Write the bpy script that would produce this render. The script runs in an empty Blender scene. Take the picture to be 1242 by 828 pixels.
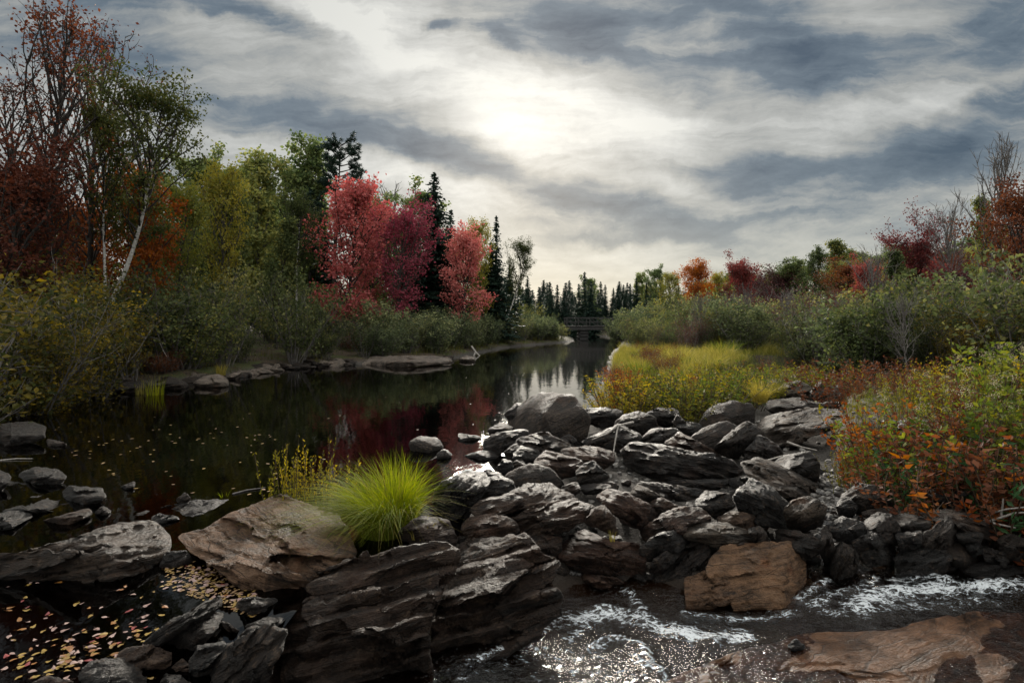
import bpy, math
import numpy as np
from math import radians, sin, cos, tan, pi, atan2

# ------------------------------------------------------------------ frame
F, CX, HY, CAM_H = 690.0, 621.0, 392.0, 2.0     # focal length and horizon of the 1242 x 828 photograph
SC = bpy.context.scene
COL = SC.collection

def pt(px, py, Y):
    """point seen at a photo position, at a distance Y ahead of the camera"""
    return np.array([(px - CX) / F * Y, Y, CAM_H - (py - HY) / F * Y])

def at(px, py, z=0.0):
    """point of the level z seen at a photo position"""
    return pt(px, py, F * (CAM_H - z) / (py - HY))

# ------------------------------------------------------------------ noise
def _hash(i, j, k, s):
    h = (i * 374761393 + j * 668265263 + k * 2147483647 + s * 1274126177) & 0xFFFFFFFF
    h = ((h ^ (h >> 13)) * 1274126177) & 0xFFFFFFFF
    h = ((h ^ (h >> 16)) * 2246822519) & 0xFFFFFFFF
    return ((h ^ (h >> 15)) & 0xFFFFFF) / float(0xFFFFFF)

def vnoise(p, seed=0):
    p = np.asarray(p, float)
    q = np.floor(p)
    f = p - q
    f = f * f * f * (f * (f * 6 - 15) + 10)
    i, j, k = (q[:, a].astype(np.int64) for a in range(3))
    out = 0
    for di in (0, 1):
        wx = f[:, 0] if di else 1 - f[:, 0]
        for dj in (0, 1):
            wy = f[:, 1] if dj else 1 - f[:, 1]
            for dk in (0, 1):
                wz = f[:, 2] if dk else 1 - f[:, 2]
                out = out + wx * wy * wz * _hash(i + di, j + dj, k + dk, seed)
    return out * 2 - 1

def fbm(p, seed=0, octv=4, gain=0.5):
    a, s, tot = 1.0, 0, 0
    p = np.asarray(p, float)
    for o in range(octv):
        s = s + a * vnoise(p, seed + o * 17)
        tot += a
        a *= gain
        p = p * 2.03 + 11.3
    return s / tot

def smooth(a, b, x):
    t = np.clip((x - a) / (b - a), 0, 1)
    return t * t * (3 - 2 * t)

# ------------------------------------------------------------------ meshes
def mk_mesh(name, verts, faces, mat=None, smoothf=True, attrs=None):
    """faces: a list of (M, k) index arrays"""
    me = bpy.data.meshes.new(name)
    verts = np.asarray(verts, np.float32)
    if isinstance(faces, np.ndarray):
        faces = [faces]
    faces = [np.asarray(f, np.int32) for f in faces if len(f)]
    me.vertices.add(len(verts))
    me.vertices.foreach_set("co", verts.ravel())
    nl = sum(f.size for f in faces)
    nf = sum(len(f) for f in faces)
    me.loops.add(nl)
    me.polygons.add(nf)
    me.loops.foreach_set("vertex_index", np.concatenate([f.ravel() for f in faces]))
    tot = np.concatenate([np.full(len(f), f.shape[1], np.int32) for f in faces])
    start = np.concatenate([[0], np.cumsum(tot)[:-1]]).astype(np.int32)
    me.polygons.foreach_set("loop_start", start)
    try:
        me.polygons.foreach_set("loop_total", tot)
    except Exception:
        pass
    me.polygons.foreach_set("use_smooth", np.full(nf, smoothf, bool))
    for k, v in (attrs or {}).items():
        v = np.asarray(v, np.float32)
        a = me.attributes.new(k, 'FLOAT' if v.ndim == 1 else 'FLOAT_VECTOR', 'POINT')
        a.data.foreach_set("value" if v.ndim == 1 else "vector", v.ravel())
    me.update(calc_edges=True)
    me.validate()
    if mat:
        me.materials.append(mat)
    return me

def link(name, me, parent=None, label=None, cat=None, group=None, kind=None, loc=None):
    o = bpy.data.objects.new(name, me)
    COL.objects.link(o)
    if parent is not None:
        o.parent = parent
    if loc is not None:
        o.location = loc
    for k, v in (('label', label), ('category', cat), ('group', group), ('kind', kind)):
        if v:
            o[k] = v
    return o

def thing(name, label, cat, loc=(0, 0, 0), rot=0.0, sc=(1, 1, 1), group=None, tilt=(0, 0)):
    o = link(name, None, None, label, cat, group)
    o.empty_display_size = 0.2
    o.location = loc
    o.rotation_euler = (tilt[0], tilt[1], rot)
    o.scale = sc if isinstance(sc, (tuple, list)) else (sc, sc, sc)
    return o

def place(proto, name, label, cat, loc, rot=0.0, sc=(1, 1, 1), group=None, tilt=(0, 0), mats=None):
    """a thing built of the meshes of a prototype, each part an object of its own"""
    root = thing(name, label, cat, loc, rot, sc, group, tilt)
    for i, (pn, me) in enumerate(proto['parts']):
        o = link(pn, me, root)
        if mats and pn in mats:
            o.material_slots[0].link = 'OBJECT'
            o.material_slots[0].material = mats[pn]
    return root

def tubes(paths, sides=6):
    """paths: (points n x 3, radii n); returns verts, faces"""
    V, Q, base = [], [], 0
    ang = np.arange(sides) / sides * 2 * pi
    for P, R in paths:
        P = np.asarray(P, float)
        R = np.asarray(R, float)
        n = len(P)
        T = np.gradient(P, axis=0)
        T /= np.linalg.norm(T, axis=1)[:, None] + 1e-9
        ref = np.array([0, 0, 1.0]) if abs(T[0, 2]) < 0.8 else np.array([1.0, 0, 0])
        A = np.cross(T, ref)
        A /= np.linalg.norm(A, axis=1)[:, None] + 1e-9
        B = np.cross(T, A)
        ring = P[:, None] + R[:, None, None] * (np.cos(ang)[None, :, None] * A[:, None] + np.sin(ang)[None, :, None] * B[:, None])
        V.append(ring.reshape(-1, 3))
        i = np.arange(n - 1)[:, None] * sides + base
        a = np.arange(sides)[None]
        b = (a + 1) % sides
        Q.append(np.stack([i + a, i + b, i + sides + b, i + sides + a], -1).reshape(-1, 4))
        base += n * sides
    return np.concatenate(V), np.concatenate(Q)

def unit(v):
    return v / (np.linalg.norm(v, axis=-1, keepdims=True) + 1e-9)

def leaves(pos, size, rng, aspect=0.6, upbias=0.5, clump=None, axis=None, fold=0.12):
    """kite-shaped leaf faces; returns verts, quads, rnd"""
    n = len(pos)
    size = np.broadcast_to(np.asarray(size, float), (n,)) * rng.uniform(0.7, 1.3, n)
    nrm = unit(rng.normal(size=(n, 3)) + np.array([0, 0, upbias]))
    d = rng.normal(size=(n, 3)) if axis is None else axis + rng.normal(size=(n, 3)) * 0.45
    d = unit(d - nrm * (d * nrm).sum(1)[:, None])
    s = np.cross(nrm, d)
    L = size[:, None]
    b = pos - d * L * 0.5
    t = pos + d * L * 0.5
    m = pos - d * L * 0.08
    l = m + s * L * aspect * 0.5 + nrm * L * fold
    r = m - s * L * aspect * 0.5 + nrm * L * fold
    V = np.stack([b, l, t, r], 1).reshape(-1, 3)
    Q = np.arange(n * 4).reshape(n, 4)
    rv = rng.uniform(0, 1, n)
    if clump is not None:
        rv = 0.5 * rv + 0.5 * clump
    return V, Q, np.repeat(rv, 4)

def blades(root, tip_dir, length, width, rng, droop=0.6, segs=4):
    """grass blades as curved ribbons; root n x 3, tip_dir n x 2 (horizontal lean)"""
    n = len(root)
    length = np.broadcast_to(length, (n,))
    width = np.broadcast_to(width, (n,))
    t = np.linspace(0, 1, segs + 1)
    h = tip_dir[:, None, :] * (length[:, None] * 1.0)[..., None] * (0.25 * t[None] + droop * t[None] ** 2.2)[..., None]
    hl = np.linalg.norm(tip_dir, axis=1)
    z = length[:, None] * (t[None] - (0.55 * droop * np.minimum(hl, 1.4)[:, None]) * t[None] ** 2.6)
    P = np.concatenate([root[:, None, :2] + h, (root[:, 2:3] + z)[..., None]], -1)
    a = rng.uniform(0, 2 * pi, n)
    side = np.stack([np.cos(a), np.sin(a), np.zeros(n)], -1)
    w = width[:, None] * (1 - t[None] ** 1.6 * 0.95) * 0.5
    V = np.stack([P - side[:, None] * w[..., None], P + side[:, None] * w[..., None]], 2)     # n, segs+1, 2, 3
    V = V.reshape(-1, 3)
    b = np.arange(n)[:, None] * (2 * (segs + 1)) + np.arange(segs)[None] * 2
    Q = np.stack([b, b + 1, b + 3, b + 2], -1).reshape(-1, 4)
    rv = np.repeat(rng.uniform(0, 1, n), 2 * (segs + 1))
    return V, Q, rv, np.tile(np.repeat(t, 2), n)

def joinm(parts):
    V, Q, R, b = [], [], [], 0
    for v, q, r in parts:
        V.append(v); Q.append(q + b); R.append(r); b += len(v)
    return np.concatenate(V), np.concatenate(Q), np.concatenate(R)

# ------------------------------------------------------------------ node helpers
class NT:
    def __init__(self, tree):
        self.t = tree
        self.n = tree.nodes
        self.n.clear()
    def add(self, typ, **kw):
        nd = self.n.new(typ)
        ins = kw.pop('ins', {})
        for k, v in kw.items():
            setattr(nd, k, v)
        for k, v in ins.items():
            self.set(nd, k, v)
        return nd
    def set(self, nd, k, v):
        s = nd.inputs[k]
        if isinstance(v, bpy.types.NodeSocket):
            self.t.links.new(v, s)
        elif isinstance(v, bpy.types.Node):
            self.t.links.new(v.outputs[0], s)
        else:
            s.default_value = v
    def math(self, op, a, b=0.0, c=None, clamp=False):
        nd = self.add('ShaderNodeMath', operation=op, use_clamp=clamp)
        self.set(nd, 0, a); self.set(nd, 1, b)
        if c is not None:
            self.set(nd, 2, c)
        return nd.outputs[0]
    def vmath(self, op, a, b=(0, 0, 0)):
        nd = self.add('ShaderNodeVectorMath', operation=op)
        self.set(nd, 0, a)
        self.set(nd, 1, b)
        return nd.outputs['Value' if op in ('DOT_PRODUCT', 'LENGTH') else 'Vector']
    def mapr(self, x, a, b, c=0.0, d=1.0, kind='SMOOTHSTEP'):
        nd = self.add('ShaderNodeMapRange', interpolation_type=kind)
        for k, v in zip(('Value', 'From Min', 'From Max', 'To Min', 'To Max'), (x, a, b, c, d)):
            self.set(nd, k, v)
        return nd.outputs[0]
    def noise(self, vec, scale, detail=4.0, rough=0.55, dist=0.0):
        nd = self.add('ShaderNodeTexNoise')
        for k, v in (('Vector', vec), ('Scale', scale), ('Detail', detail), ('Roughness', rough), ('Distortion', dist)):
            self.set(nd, k, v)
        return nd.outputs[0]
    def mapping(self, vec, loc=(0, 0, 0), rot=(0, 0, 0), sc=(1, 1, 1)):
        nd = self.add('ShaderNodeMapping')
        for k, v in (('Vector', vec), ('Location', loc), ('Rotation', rot), ('Scale', sc)):
            self.set(nd, k, v)
        return nd.outputs[0]
    def mix(self, f, a, b, blend='MIX'):
        nd = self.add('ShaderNodeMix', data_type='RGBA', blend_type=blend)
        self.set(nd, 0, f)
        for k, v in ((6, a), (7, b)):
            self.set(nd, k, (*v, 1.0) if isinstance(v, tuple) and len(v) == 3 else v)
        return nd.outputs[2]
    def ramp(self, f, stops):
        nd = self.add('ShaderNodeValToRGB')
        e = nd.color_ramp.elements
        while len(e) < len(stops):
            e.new(0.5)
        for el, (p, c) in zip(e, stops):
            el.position = p
            el.color = (*c, 1.0)
        self.set(nd, 0, f)
        return nd.outputs[0]
    def bump(self, h, strength, dist, normal=None):
        nd = self.add('ShaderNodeBump')
        self.set(nd, 'Strength', strength); self.set(nd, 'Distance', dist); self.set(nd, 'Height', h)
        if normal is not None:
            self.set(nd, 'Normal', normal)
        return nd.outputs[0]
    def out(self, surf, vol=None):
        nd = self.add('ShaderNodeOutputMaterial')
        if surf is not None:
            self.set(nd, 'Surface', surf)

def new_mat(name):
    m = bpy.data.materials.new(name)
    m.use_nodes = True
    return m, NT(m.node_tree)

def leaf_mat(name, stops, trans=0.45, boost=1.3, rough=0.68, spec=0.10):
    m, t = new_mat(name)
    a = t.add('ShaderNodeAttribute', attribute_name='rnd').outputs['Fac']
    oi = t.add('ShaderNodeObjectInfo').outputs['Random']
    f = t.math('ADD', a, t.math('MULTIPLY', t.math('SUBTRACT', oi, 0.5), 0.55), clamp=True)
    n = len(stops)
    c = t.ramp(f, [(i / max(n - 1, 1), s) for i, s in enumerate(stops)])
    p = t.add('ShaderNodeBsdfPrincipled', ins={'Base Color': c, 'Roughness': rough, 'Specular IOR Level': spec})
    hs = t.add('ShaderNodeHueSaturation', ins={'Saturation': 1.15, 'Value': boost, 'Color': c})
    tr = t.add('ShaderNodeBsdfTranslucent', ins={'Color': hs.outputs[0]})
    mx = t.add('ShaderNodeMixShader', ins={0: trans, 1: p.outputs[0], 2: tr.outputs[0]})
    t.out(mx.outputs[0])
    return m

def bark_mat(name, c1, c2, scale=18, zs=0.25, patch=None):
    m, t = new_mat(name)
    co = t.add('ShaderNodeTexCoord').outputs['Object']
    v = t.mapping(co, sc=(1, 1, zs))
    n = t.noise(v, scale, 5, 0.65)
    c = t.mix(t.mapr(n, 0.35, 0.68), c1, c2)
    if patch:
        v2 = t.mapping(co, sc=(1, 1, 3.0))
        n2 = t.noise(v2, 4.0, 4, 0.6)
        c = t.mix(t.mapr(n2, 0.56, 0.66), c, patch)
    p = t.add('ShaderNodeBsdfPrincipled', ins={'Base Color': c, 'Roughness': 0.85, 'Specular IOR Level': 0.2,
                                                'Normal': t.bump(n, 0.5, 0.02)})
    t.out(p.outputs[0])
    return m
# ------------------------------------------------------------------ camera, sun, sky
cam = bpy.data.cameras.new("camera")
camo = bpy.data.objects.new("camera", cam)
COL.objects.link(camo)
camo.location = (0, 0, CAM_H)
camo.rotation_euler = (pi / 2, 0, 0)
cam.sensor_width = 36.0
cam.lens = 36.0 * F / 1242.0
cam.shift_y = -(414.0 - HY) / 1242.0
cam.clip_start = 0.05
cam.clip_end = 5000
SC.camera = camo

SUN_AZ, SUN_EL = atan2(19.0, F), math.atan(228.0 / F)
sv = (sin(SUN_AZ) * cos(SUN_EL), cos(SUN_AZ) * cos(SUN_EL), sin(SUN_EL))
sl = bpy.data.lights.new("sun", 'SUN')
sl.energy = 4.3
sl.angle = radians(16.0)
sl.color = (1.0, 0.92, 0.80)
so = bpy.data.objects.new("sun", sl)
COL.objects.link(so)
so.rotation_euler = (pi / 2 - SUN_EL, 0, pi - SUN_AZ)      # -Z of the lamp points away from the sun

SC.view_settings.view_transform = 'Standard'
SC.view_settings.look = 'None'
SC.view_settings.gamma = 1.0
SC.view_settings.use_curve_mapping = False
SC.view_settings.exposure = 0.74
SC.render.film_transparent = False
SC.cycles.max_bounces = 6
SC.cycles.transparent_max_bounces = 8
SC.cycles.transmission_bounces = 4
SC.cycles.diffuse_bounces = 3
SC.cycles.glossy_bounces = 3
SC.cycles.caustics_reflective = False
SC.cycles.caustics_refractive = False

BACK_FILL, TOP_FILL = 2.0, 3.2  # extra brightness added to the unseen sky behind and overhead, as fill light
w = bpy.data.worlds.new("World")
SC.world = w
w.use_nodes = True
t = NT(w.node_tree)
d = t.vmath('NORMALIZE', t.add('ShaderNodeTexCoord').outputs['Generated'])
sep = t.add('ShaderNodeSeparateXYZ', ins={0: d})
zc = t.math('ADD', t.math('MAXIMUM', sep.outputs[2], 0.0), 0.10)
u = t.math('DIVIDE', sep.outputs[0], zc)
v = t.math('DIVIDE', sep.outputs[1], zc)
uv = t.add('ShaderNodeCombineXYZ', ins={0: u, 1: v, 2: 0.0}).outputs[0]
# sheets of altostratus drawn out along the wind, broken by darker patches
yy = t.math('MAXIMUM', sep.outputs[1], 0.08)
ab = t.add('ShaderNodeCombineXYZ', ins={0: t.math('DIVIDE', sep.outputs[0], yy), 1: t.math('DIVIDE', sep.outputs[2], yy), 2: 0.0}).outputs[0]
wn = t.add('ShaderNodeTexNoise')
for k_, v_ in (('Vector', ab), ('Scale', 5.0), ('Detail', 6.0), ('Roughness', 0.6)):
    t.set(wn, k_, v_)
wa = t.vmath('ADD', ab, t.vmath('MULTIPLY', t.vmath('SUBTRACT', wn.outputs[1], (0.5, 0.5, 0.5)), (0.20, 0.11, 0.0)))
big = t.noise(t.mapping(wa, loc=(3.1, 0.4, 0), rot=(0, 0, radians(14)), sc=(0.8, 1.9, 1)), 1.9, 6, 0.55, 0.5)
wisp = t.noise(t.mapping(wa, loc=(8.3, 2.2, 3), rot=(0, 0, radians(20)), sc=(0.7, 4.6, 1)), 2.8, 10, 0.62, 0.5)
streak = t.noise(t.mapping(uv, loc=(5.3, 2.2, 3), rot=(0, 0, radians(-20)), sc=(1.2, 0.55, 1)), 1.4, 9, 0.62, 0.8)
fine = t.noise(t.mapping(ab, loc=(1.3, 7.7, 6), rot=(0, 0, radians(-26)), sc=(1.4, 5.6, 1)), 3.4, 10, 0.66, 0.8)
def patch(px, py, rx, ry, ang, amp):
    """a bank of cloud in one direction of the sky: its bearing and height as seen in the photograph, its extent and its tilt"""
    cx_, cy_ = (px - CX) / F, (HY - py) / F
    q_ = t.vmath('SUBTRACT', wa, (cx_, cy_, 0.0))
    q_ = t.mapping(q_, rot=(0, 0, radians(-ang)))
    q_ = t.vmath('MULTIPLY', q_, (F / rx, F / ry, 0.0))
    l_ = t.vmath('DOT_PRODUCT', q_, q_)
    return t.math('MULTIPLY', t.math('EXPONENT', t.math('MULTIPLY', l_, -1.0)), amp)
den = t.math('ADD', t.math('ADD', t.math('MULTIPLY', big, 0.26), t.math('MULTIPLY', wisp, 0.38)), t.math('ADD', t.math('MULTIPLY', streak, 0.18), t.math('MULTIPLY', fine, 0.18)))
for a_ in [(690, 238, 190, 24, -15, -.16), (890, 208, 95, 34, 0, -.17), (960, 66, 150, 58, -25, -.20), (1225, 60, 130, 100, 10, -.18), (1190, 165, 80, 28, 25, -.10), (700, 30, 80, 42, -15, -.15),
           (330, 18, 130, 20, -18, -.16), (130, 30, 150, 60, -20, -.07), (390, 150, 210, 26, -14, -.12), (612, 54, 40, 13, -25, -.16), (537, 28, 20, 11, 0, -.17), (1070, 205, 130, 34, 8, -.10), (860, 110, 60, 24, -20, -.06),
           (740, 292, 140, 7, 0, -.09), (950, 262, 160, 14, 5, -.09),
           (500, 70, 190, 50, -24, .11), (625, 165, 80, 26, -16, .08), (440, 35, 90, 22, -25, .10), (790, 170, 120, 40, -25, .10), (1165, 112, 100, 16, 28, .12), (1010, 150, 110, 26, 20, .09), (480, 210, 120, 18, -8, .08), (830, 235, 60, 14, -10, .06)]:
    den = t.math('ADD', den, patch(*a_))
sd = t.math('MAXIMUM', t.vmath('DOT_PRODUCT', d, sv), 0.0)
g1 = t.math('POWER', sd, 5.0)
g2 = t.math('POWER', sd, 30.0)
g3 = t.math('POWER', sd, 300.0)
thin = t.mapr(den, 0.30, 0.63, 0, 1, 'LINEAR')
ccol = t.ramp(thin, [(0.0, (0.036, 0.056, 0.080)), (0.28, (0.092, 0.118, 0.142)), (0.55, (0.245, 0.250, 0.238)), (0.80, (0.365, 0.368, 0.350)), (1.0, (0.465, 0.465, 0.435))])
back = t.math('ADD', t.mapr(sep.outputs[1], 0.30, -0.5, 0.0, BACK_FILL), t.mapr(sep.outputs[2], 0.52, 0.85, 0.0, TOP_FILL))
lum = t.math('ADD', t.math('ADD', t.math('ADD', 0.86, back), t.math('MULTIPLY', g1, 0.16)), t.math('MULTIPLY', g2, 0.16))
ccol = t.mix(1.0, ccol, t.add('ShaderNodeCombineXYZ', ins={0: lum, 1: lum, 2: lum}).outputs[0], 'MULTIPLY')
glow = t.math('MULTIPLY', t.math('ADD', t.math('MULTIPLY', g2, 0.035), t.math('MULTIPLY', g3, 0.035)), t.mapr(thin, 0.25, 1.0, 0.1, 1.0))
gcol = t.mix(1.0, (1.0, 0.95, 0.84), t.add('ShaderNodeCombineXYZ', ins={0: glow, 1: glow, 2: glow}).outputs[0], 'MULTIPLY')
ccol = t.mix(1.0, ccol, gcol, 'ADD')
low = t.mapr(sep.outputs[2], 0.01, 0.22, 1.0, 0.0)
lowc = t.mix(thin, (0.25, 0.265, 0.26), (0.48, 0.47, 0.41))
ccol = t.mix(t.math('MULTIPLY', low, 0.85), ccol, lowc)
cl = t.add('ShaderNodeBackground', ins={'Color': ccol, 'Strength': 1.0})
sky = t.add('ShaderNodeTexSky', sky_type='NISHITA')
sky.sun_disc = False
sky.sun_elevation = SUN_EL
sky.sun_rotation = SUN_AZ
sky.air_density = 1.0
sky.dust_density = 1.0
bs = t.add('ShaderNodeBackground', ins={'Color': sky.outputs[0], 'Strength': 0.05})
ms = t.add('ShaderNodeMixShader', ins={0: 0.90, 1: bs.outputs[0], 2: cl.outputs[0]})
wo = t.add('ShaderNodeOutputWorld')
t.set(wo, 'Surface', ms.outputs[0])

# ------------------------------------------------------------------ terrain
def P2(lst, z=0.0):
    return [tuple(at(x, y, z)[:2]) for x, y in lst]

LEFT_SHORE = [(-13.5, 3.0), (-13.0, 8.0)] + P2([(-30, 492), (60, 480), (130, 470), (200, 466), (270, 460), (340, 447), (420, 443),
             (480, 440), (548, 436), (580, 429), (620, 421), (660, 417.5), (697, 414)])
RIVER_FAR = [(8.2, 75), (6, 95), (0, 130), (6, 130), (12.5, 95), (14.5, 75)]
RIGHT_SHORE = P2([(752, 419), (742, 428), (739, 445), (735, 460), (730, 478), (732, 494), (706, 504), (690, 522),
                  (660, 540), (630, 560), (600, 582), (560, 600), (545, 640), (480, 655), (400, 655)])
POOL = [(-1.0, 4.9), (-1.55, 4.3), (-1.55, 3.5), (-1.5, 0.6), (-9, 0.5)]
RIVER = LEFT_SHORE + RIVER_FAR + RIGHT_SHORE + POOL
ST_Z = -0.30
STREAM = [tuple(at(x, y, ST_Z)[:2]) for x, y in [(560, 800), (640, 755), (700, 735), (760, 712), (800, 725), (850, 742), (960, 742), (990, 705),
          (1060, 690), (1150, 690), (1242, 690), (1400, 690)]] + [(9, 5.0), (9, 0.6), (-1.0, 0.6), (-0.95, 3.3)]

def sdist(X, Y, poly):
    """signed distance to a closed polygon, negative inside"""
    P = np.array(poly)
    Q = np.roll(P, -1, 0)
    best = np.full(X.shape, 1e9)
    ins = np.zeros(X.shape, bool)
    for (x0, y0), (x1, y1) in zip(P, Q):
        dx, dy = x1 - x0, y1 - y0
        tt = np.clip(((X - x0) * dx + (Y - y0) * dy) / (dx * dx + dy * dy + 1e-12), 0, 1)
        best = np.minimum(best, (X - x0 - tt * dx) ** 2 + (Y - y0 - tt * dy) ** 2)
        c = ((y0 > Y) != (y1 > Y))
        ins ^= c & (X < (x1 - x0) * (Y - y0) / (y1 - y0 + 1e-12) + x0)
    return np.where(ins, -1, 1) * np.sqrt(best)

def ground(X, Y):
    X = np.atleast_1d(np.asarray(X, float)).astype(float)
    Y = np.atleast_1d(np.asarray(Y, float)).astype(float)
    s = sdist(X, Y, RIVER)
    bank = np.where(s < 0, np.maximum(s * 0.45, -0.75), 0.30 * smooth(0, 0.8, s) + 0.35 * smooth(0.5, 5, s) + 1.0 * smooth(6, 45, s))
    # the rocky sill between the river and the small stream is low
    dam = smooth(10.8, 8.8, Y) * smooth(5.2, 3.0, X)
    bank = np.where(s > 0, bank * (1 - dam) + np.minimum(bank, 0.06) * dam, bank)
    ss = sdist(X, Y, STREAM)
    cut = np.where(ss < 0, ST_Z - 0.16 - 0.22 * smooth(0, -0.5, ss), ST_Z + 0.05 + np.maximum(ss, 0) * 0.75)
    z = np.minimum(bank, np.maximum(cut, -1))
    n = fbm(np.stack([X * 0.55, Y * 0.55, X * 0], -1), 5, 3) * 0.10 + fbm(np.stack([X * 2.7, Y * 2.7, X * 0], -1), 9, 3) * 0.045
    far = smooth(60, 400, np.hypot(X, Y))
    return z + n * (1 - 0.6 * dam) + far * 0

ROCKY = P2([(345, 745), (400, 680), (480, 655), (530, 640), (530, 580), (600, 535), (700, 497), (760, 492), (850, 490), (925, 452), (1040, 456), (1062, 500), (1000, 535), (1010, 560), (1120, 590), (1280, 610), (1280, 720),
            (1000, 720), (700, 760), (520, 900), (340, 900)])
_ground0 = ground
def ground(X, Y):
    z = _ground0(X, Y)
    X = np.atleast_1d(np.asarray(X, float)); Y = np.atleast_1d(np.asarray(Y, float))
    r = sdist(X, Y, ROCKY)
    py = HY + F * CAM_H / np.maximum(Y, 0.5)
    lev = 0.03 - 0.46 * smooth(635, 715, py) - 0.10
    lev = lev + 0.05 * fbm(np.stack([X * 3.5, Y * 3.5, X * 0], -1), 41, 3)
    lev = np.minimum(lev, ST_Z - 0.08 + 0.30 * np.maximum(sdist(X, Y, STREAM), 0))
    return np.where(r < 0.5, np.minimum(z, lev + (z.clip(0) + 0.3) * smooth(-0.05, 0.5, r)), z)

def gz(x, y):
    return float(ground([x], [y])[0])

def grid_axis(lo, hi, fine_lo, fine_hi, st, grow=1.12):
    a = list(np.arange(fine_lo, fine_hi + 1e-6, st))
    s, x = st, fine_hi
    while x < hi:
        s *= grow; x += s; a.append(x)
    s, x = st, fine_lo
    pre = []
    while x > lo:
        s *= grow; x -= s; pre.append(x)
    return np.array(pre[::-1] + a)

def grid_mesh(gx, gy, zf, name, mat, keep=None, attrs=None):
    X, Y = np.meshgrid(gx, gy)
    Z = zf(X.ravel(), Y.ravel())
    V = np.stack([X.ravel(), Y.ravel(), Z], -1)
    nx = len(gx)
    i = (np.arange(len(gy) - 1)[:, None] * nx + np.arange(nx - 1)[None]).ravel()
    Q = np.stack([i, i + 1, i + nx + 1, i + nx], -1)
    if keep is not None:
        k = keep(V[Q].mean(1))
        Q = Q[k]
    return mk_mesh(name, V, Q, mat, True, {k: f(V) for k, f in (attrs or {}).items()})

m, t = new_mat("forest_soil")
pos = t.add('ShaderNodeNewGeometry').outputs['Position']
n1 = t.noise(pos, 0.6, 5, 0.6)
n2 = t.noise(pos, 9.0, 6, 0.7)
n3 = t.noise(pos, 40.0, 4, 0.7)
soil = t.mix(t.mapr(n2, 0.35, 0.66), (0.018, 0.014, 0.010), (0.060, 0.045, 0.030))
moss = t.mix(t.mapr(n3, 0.40, 0.62), (0.020, 0.028, 0.010), (0.060, 0.070, 0.020))
c = t.mix(t.mapr(n1, 0.46, 0.60), soil, moss)
litter = t.add('ShaderNodeTexVoronoi', ins={'Vector': pos, 'Scale': 14.0})
lc = t.ramp(t.add('ShaderNodeSeparateColor', ins={0: litter.outputs['Color']}).outputs[0],
            [(0.0, (0.10, 0.045, 0.018)), (0.5, (0.16, 0.09, 0.03)), (1.0, (0.07, 0.03, 0.02))])
c = t.mix(t.mapr(litter.outputs['Distance'], 0.30, 0.22, 0, 0.8), c, lc)
zz = t.add('ShaderNodeSeparateXYZ', ins={0: pos}).outputs[2]
grav = t.mix(t.mapr(n3, 0.35, 0.66), (0.016, 0.013, 0.011), (0.075, 0.066, 0.058))
grav = t.mix(t.mapr(zz, -0.12, -0.32), grav, t.mix(n2, (0.010, 0.007, 0.005), (0.030, 0.020, 0.014)))
c = t.mix(t.mapr(t.math('ADD', zz, t.math('MULTIPLY', n2, 0.15)), 0.14, 0.32), grav, c)
p = t.add('ShaderNodeBsdfPrincipled', ins={'Base Color': c, 'Roughness': 0.9, 'Specular IOR Level': 0.2,
          'Normal': t.bump(t.math('ADD', n2, t.math('MULTIPLY', n3, 0.5)), 0.9, 0.05)})
t.out(p.outputs[0])
GROUND_M = m
gx = grid_axis(-900, 900, -14, 12, 0.13, 1.10)
gy = grid_axis(-60, 1500, 0.2, 18, 0.13, 1.07)
link('ground', grid_mesh(gx, gy, ground, 'ground', GROUND_M), kind='structure')

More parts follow.
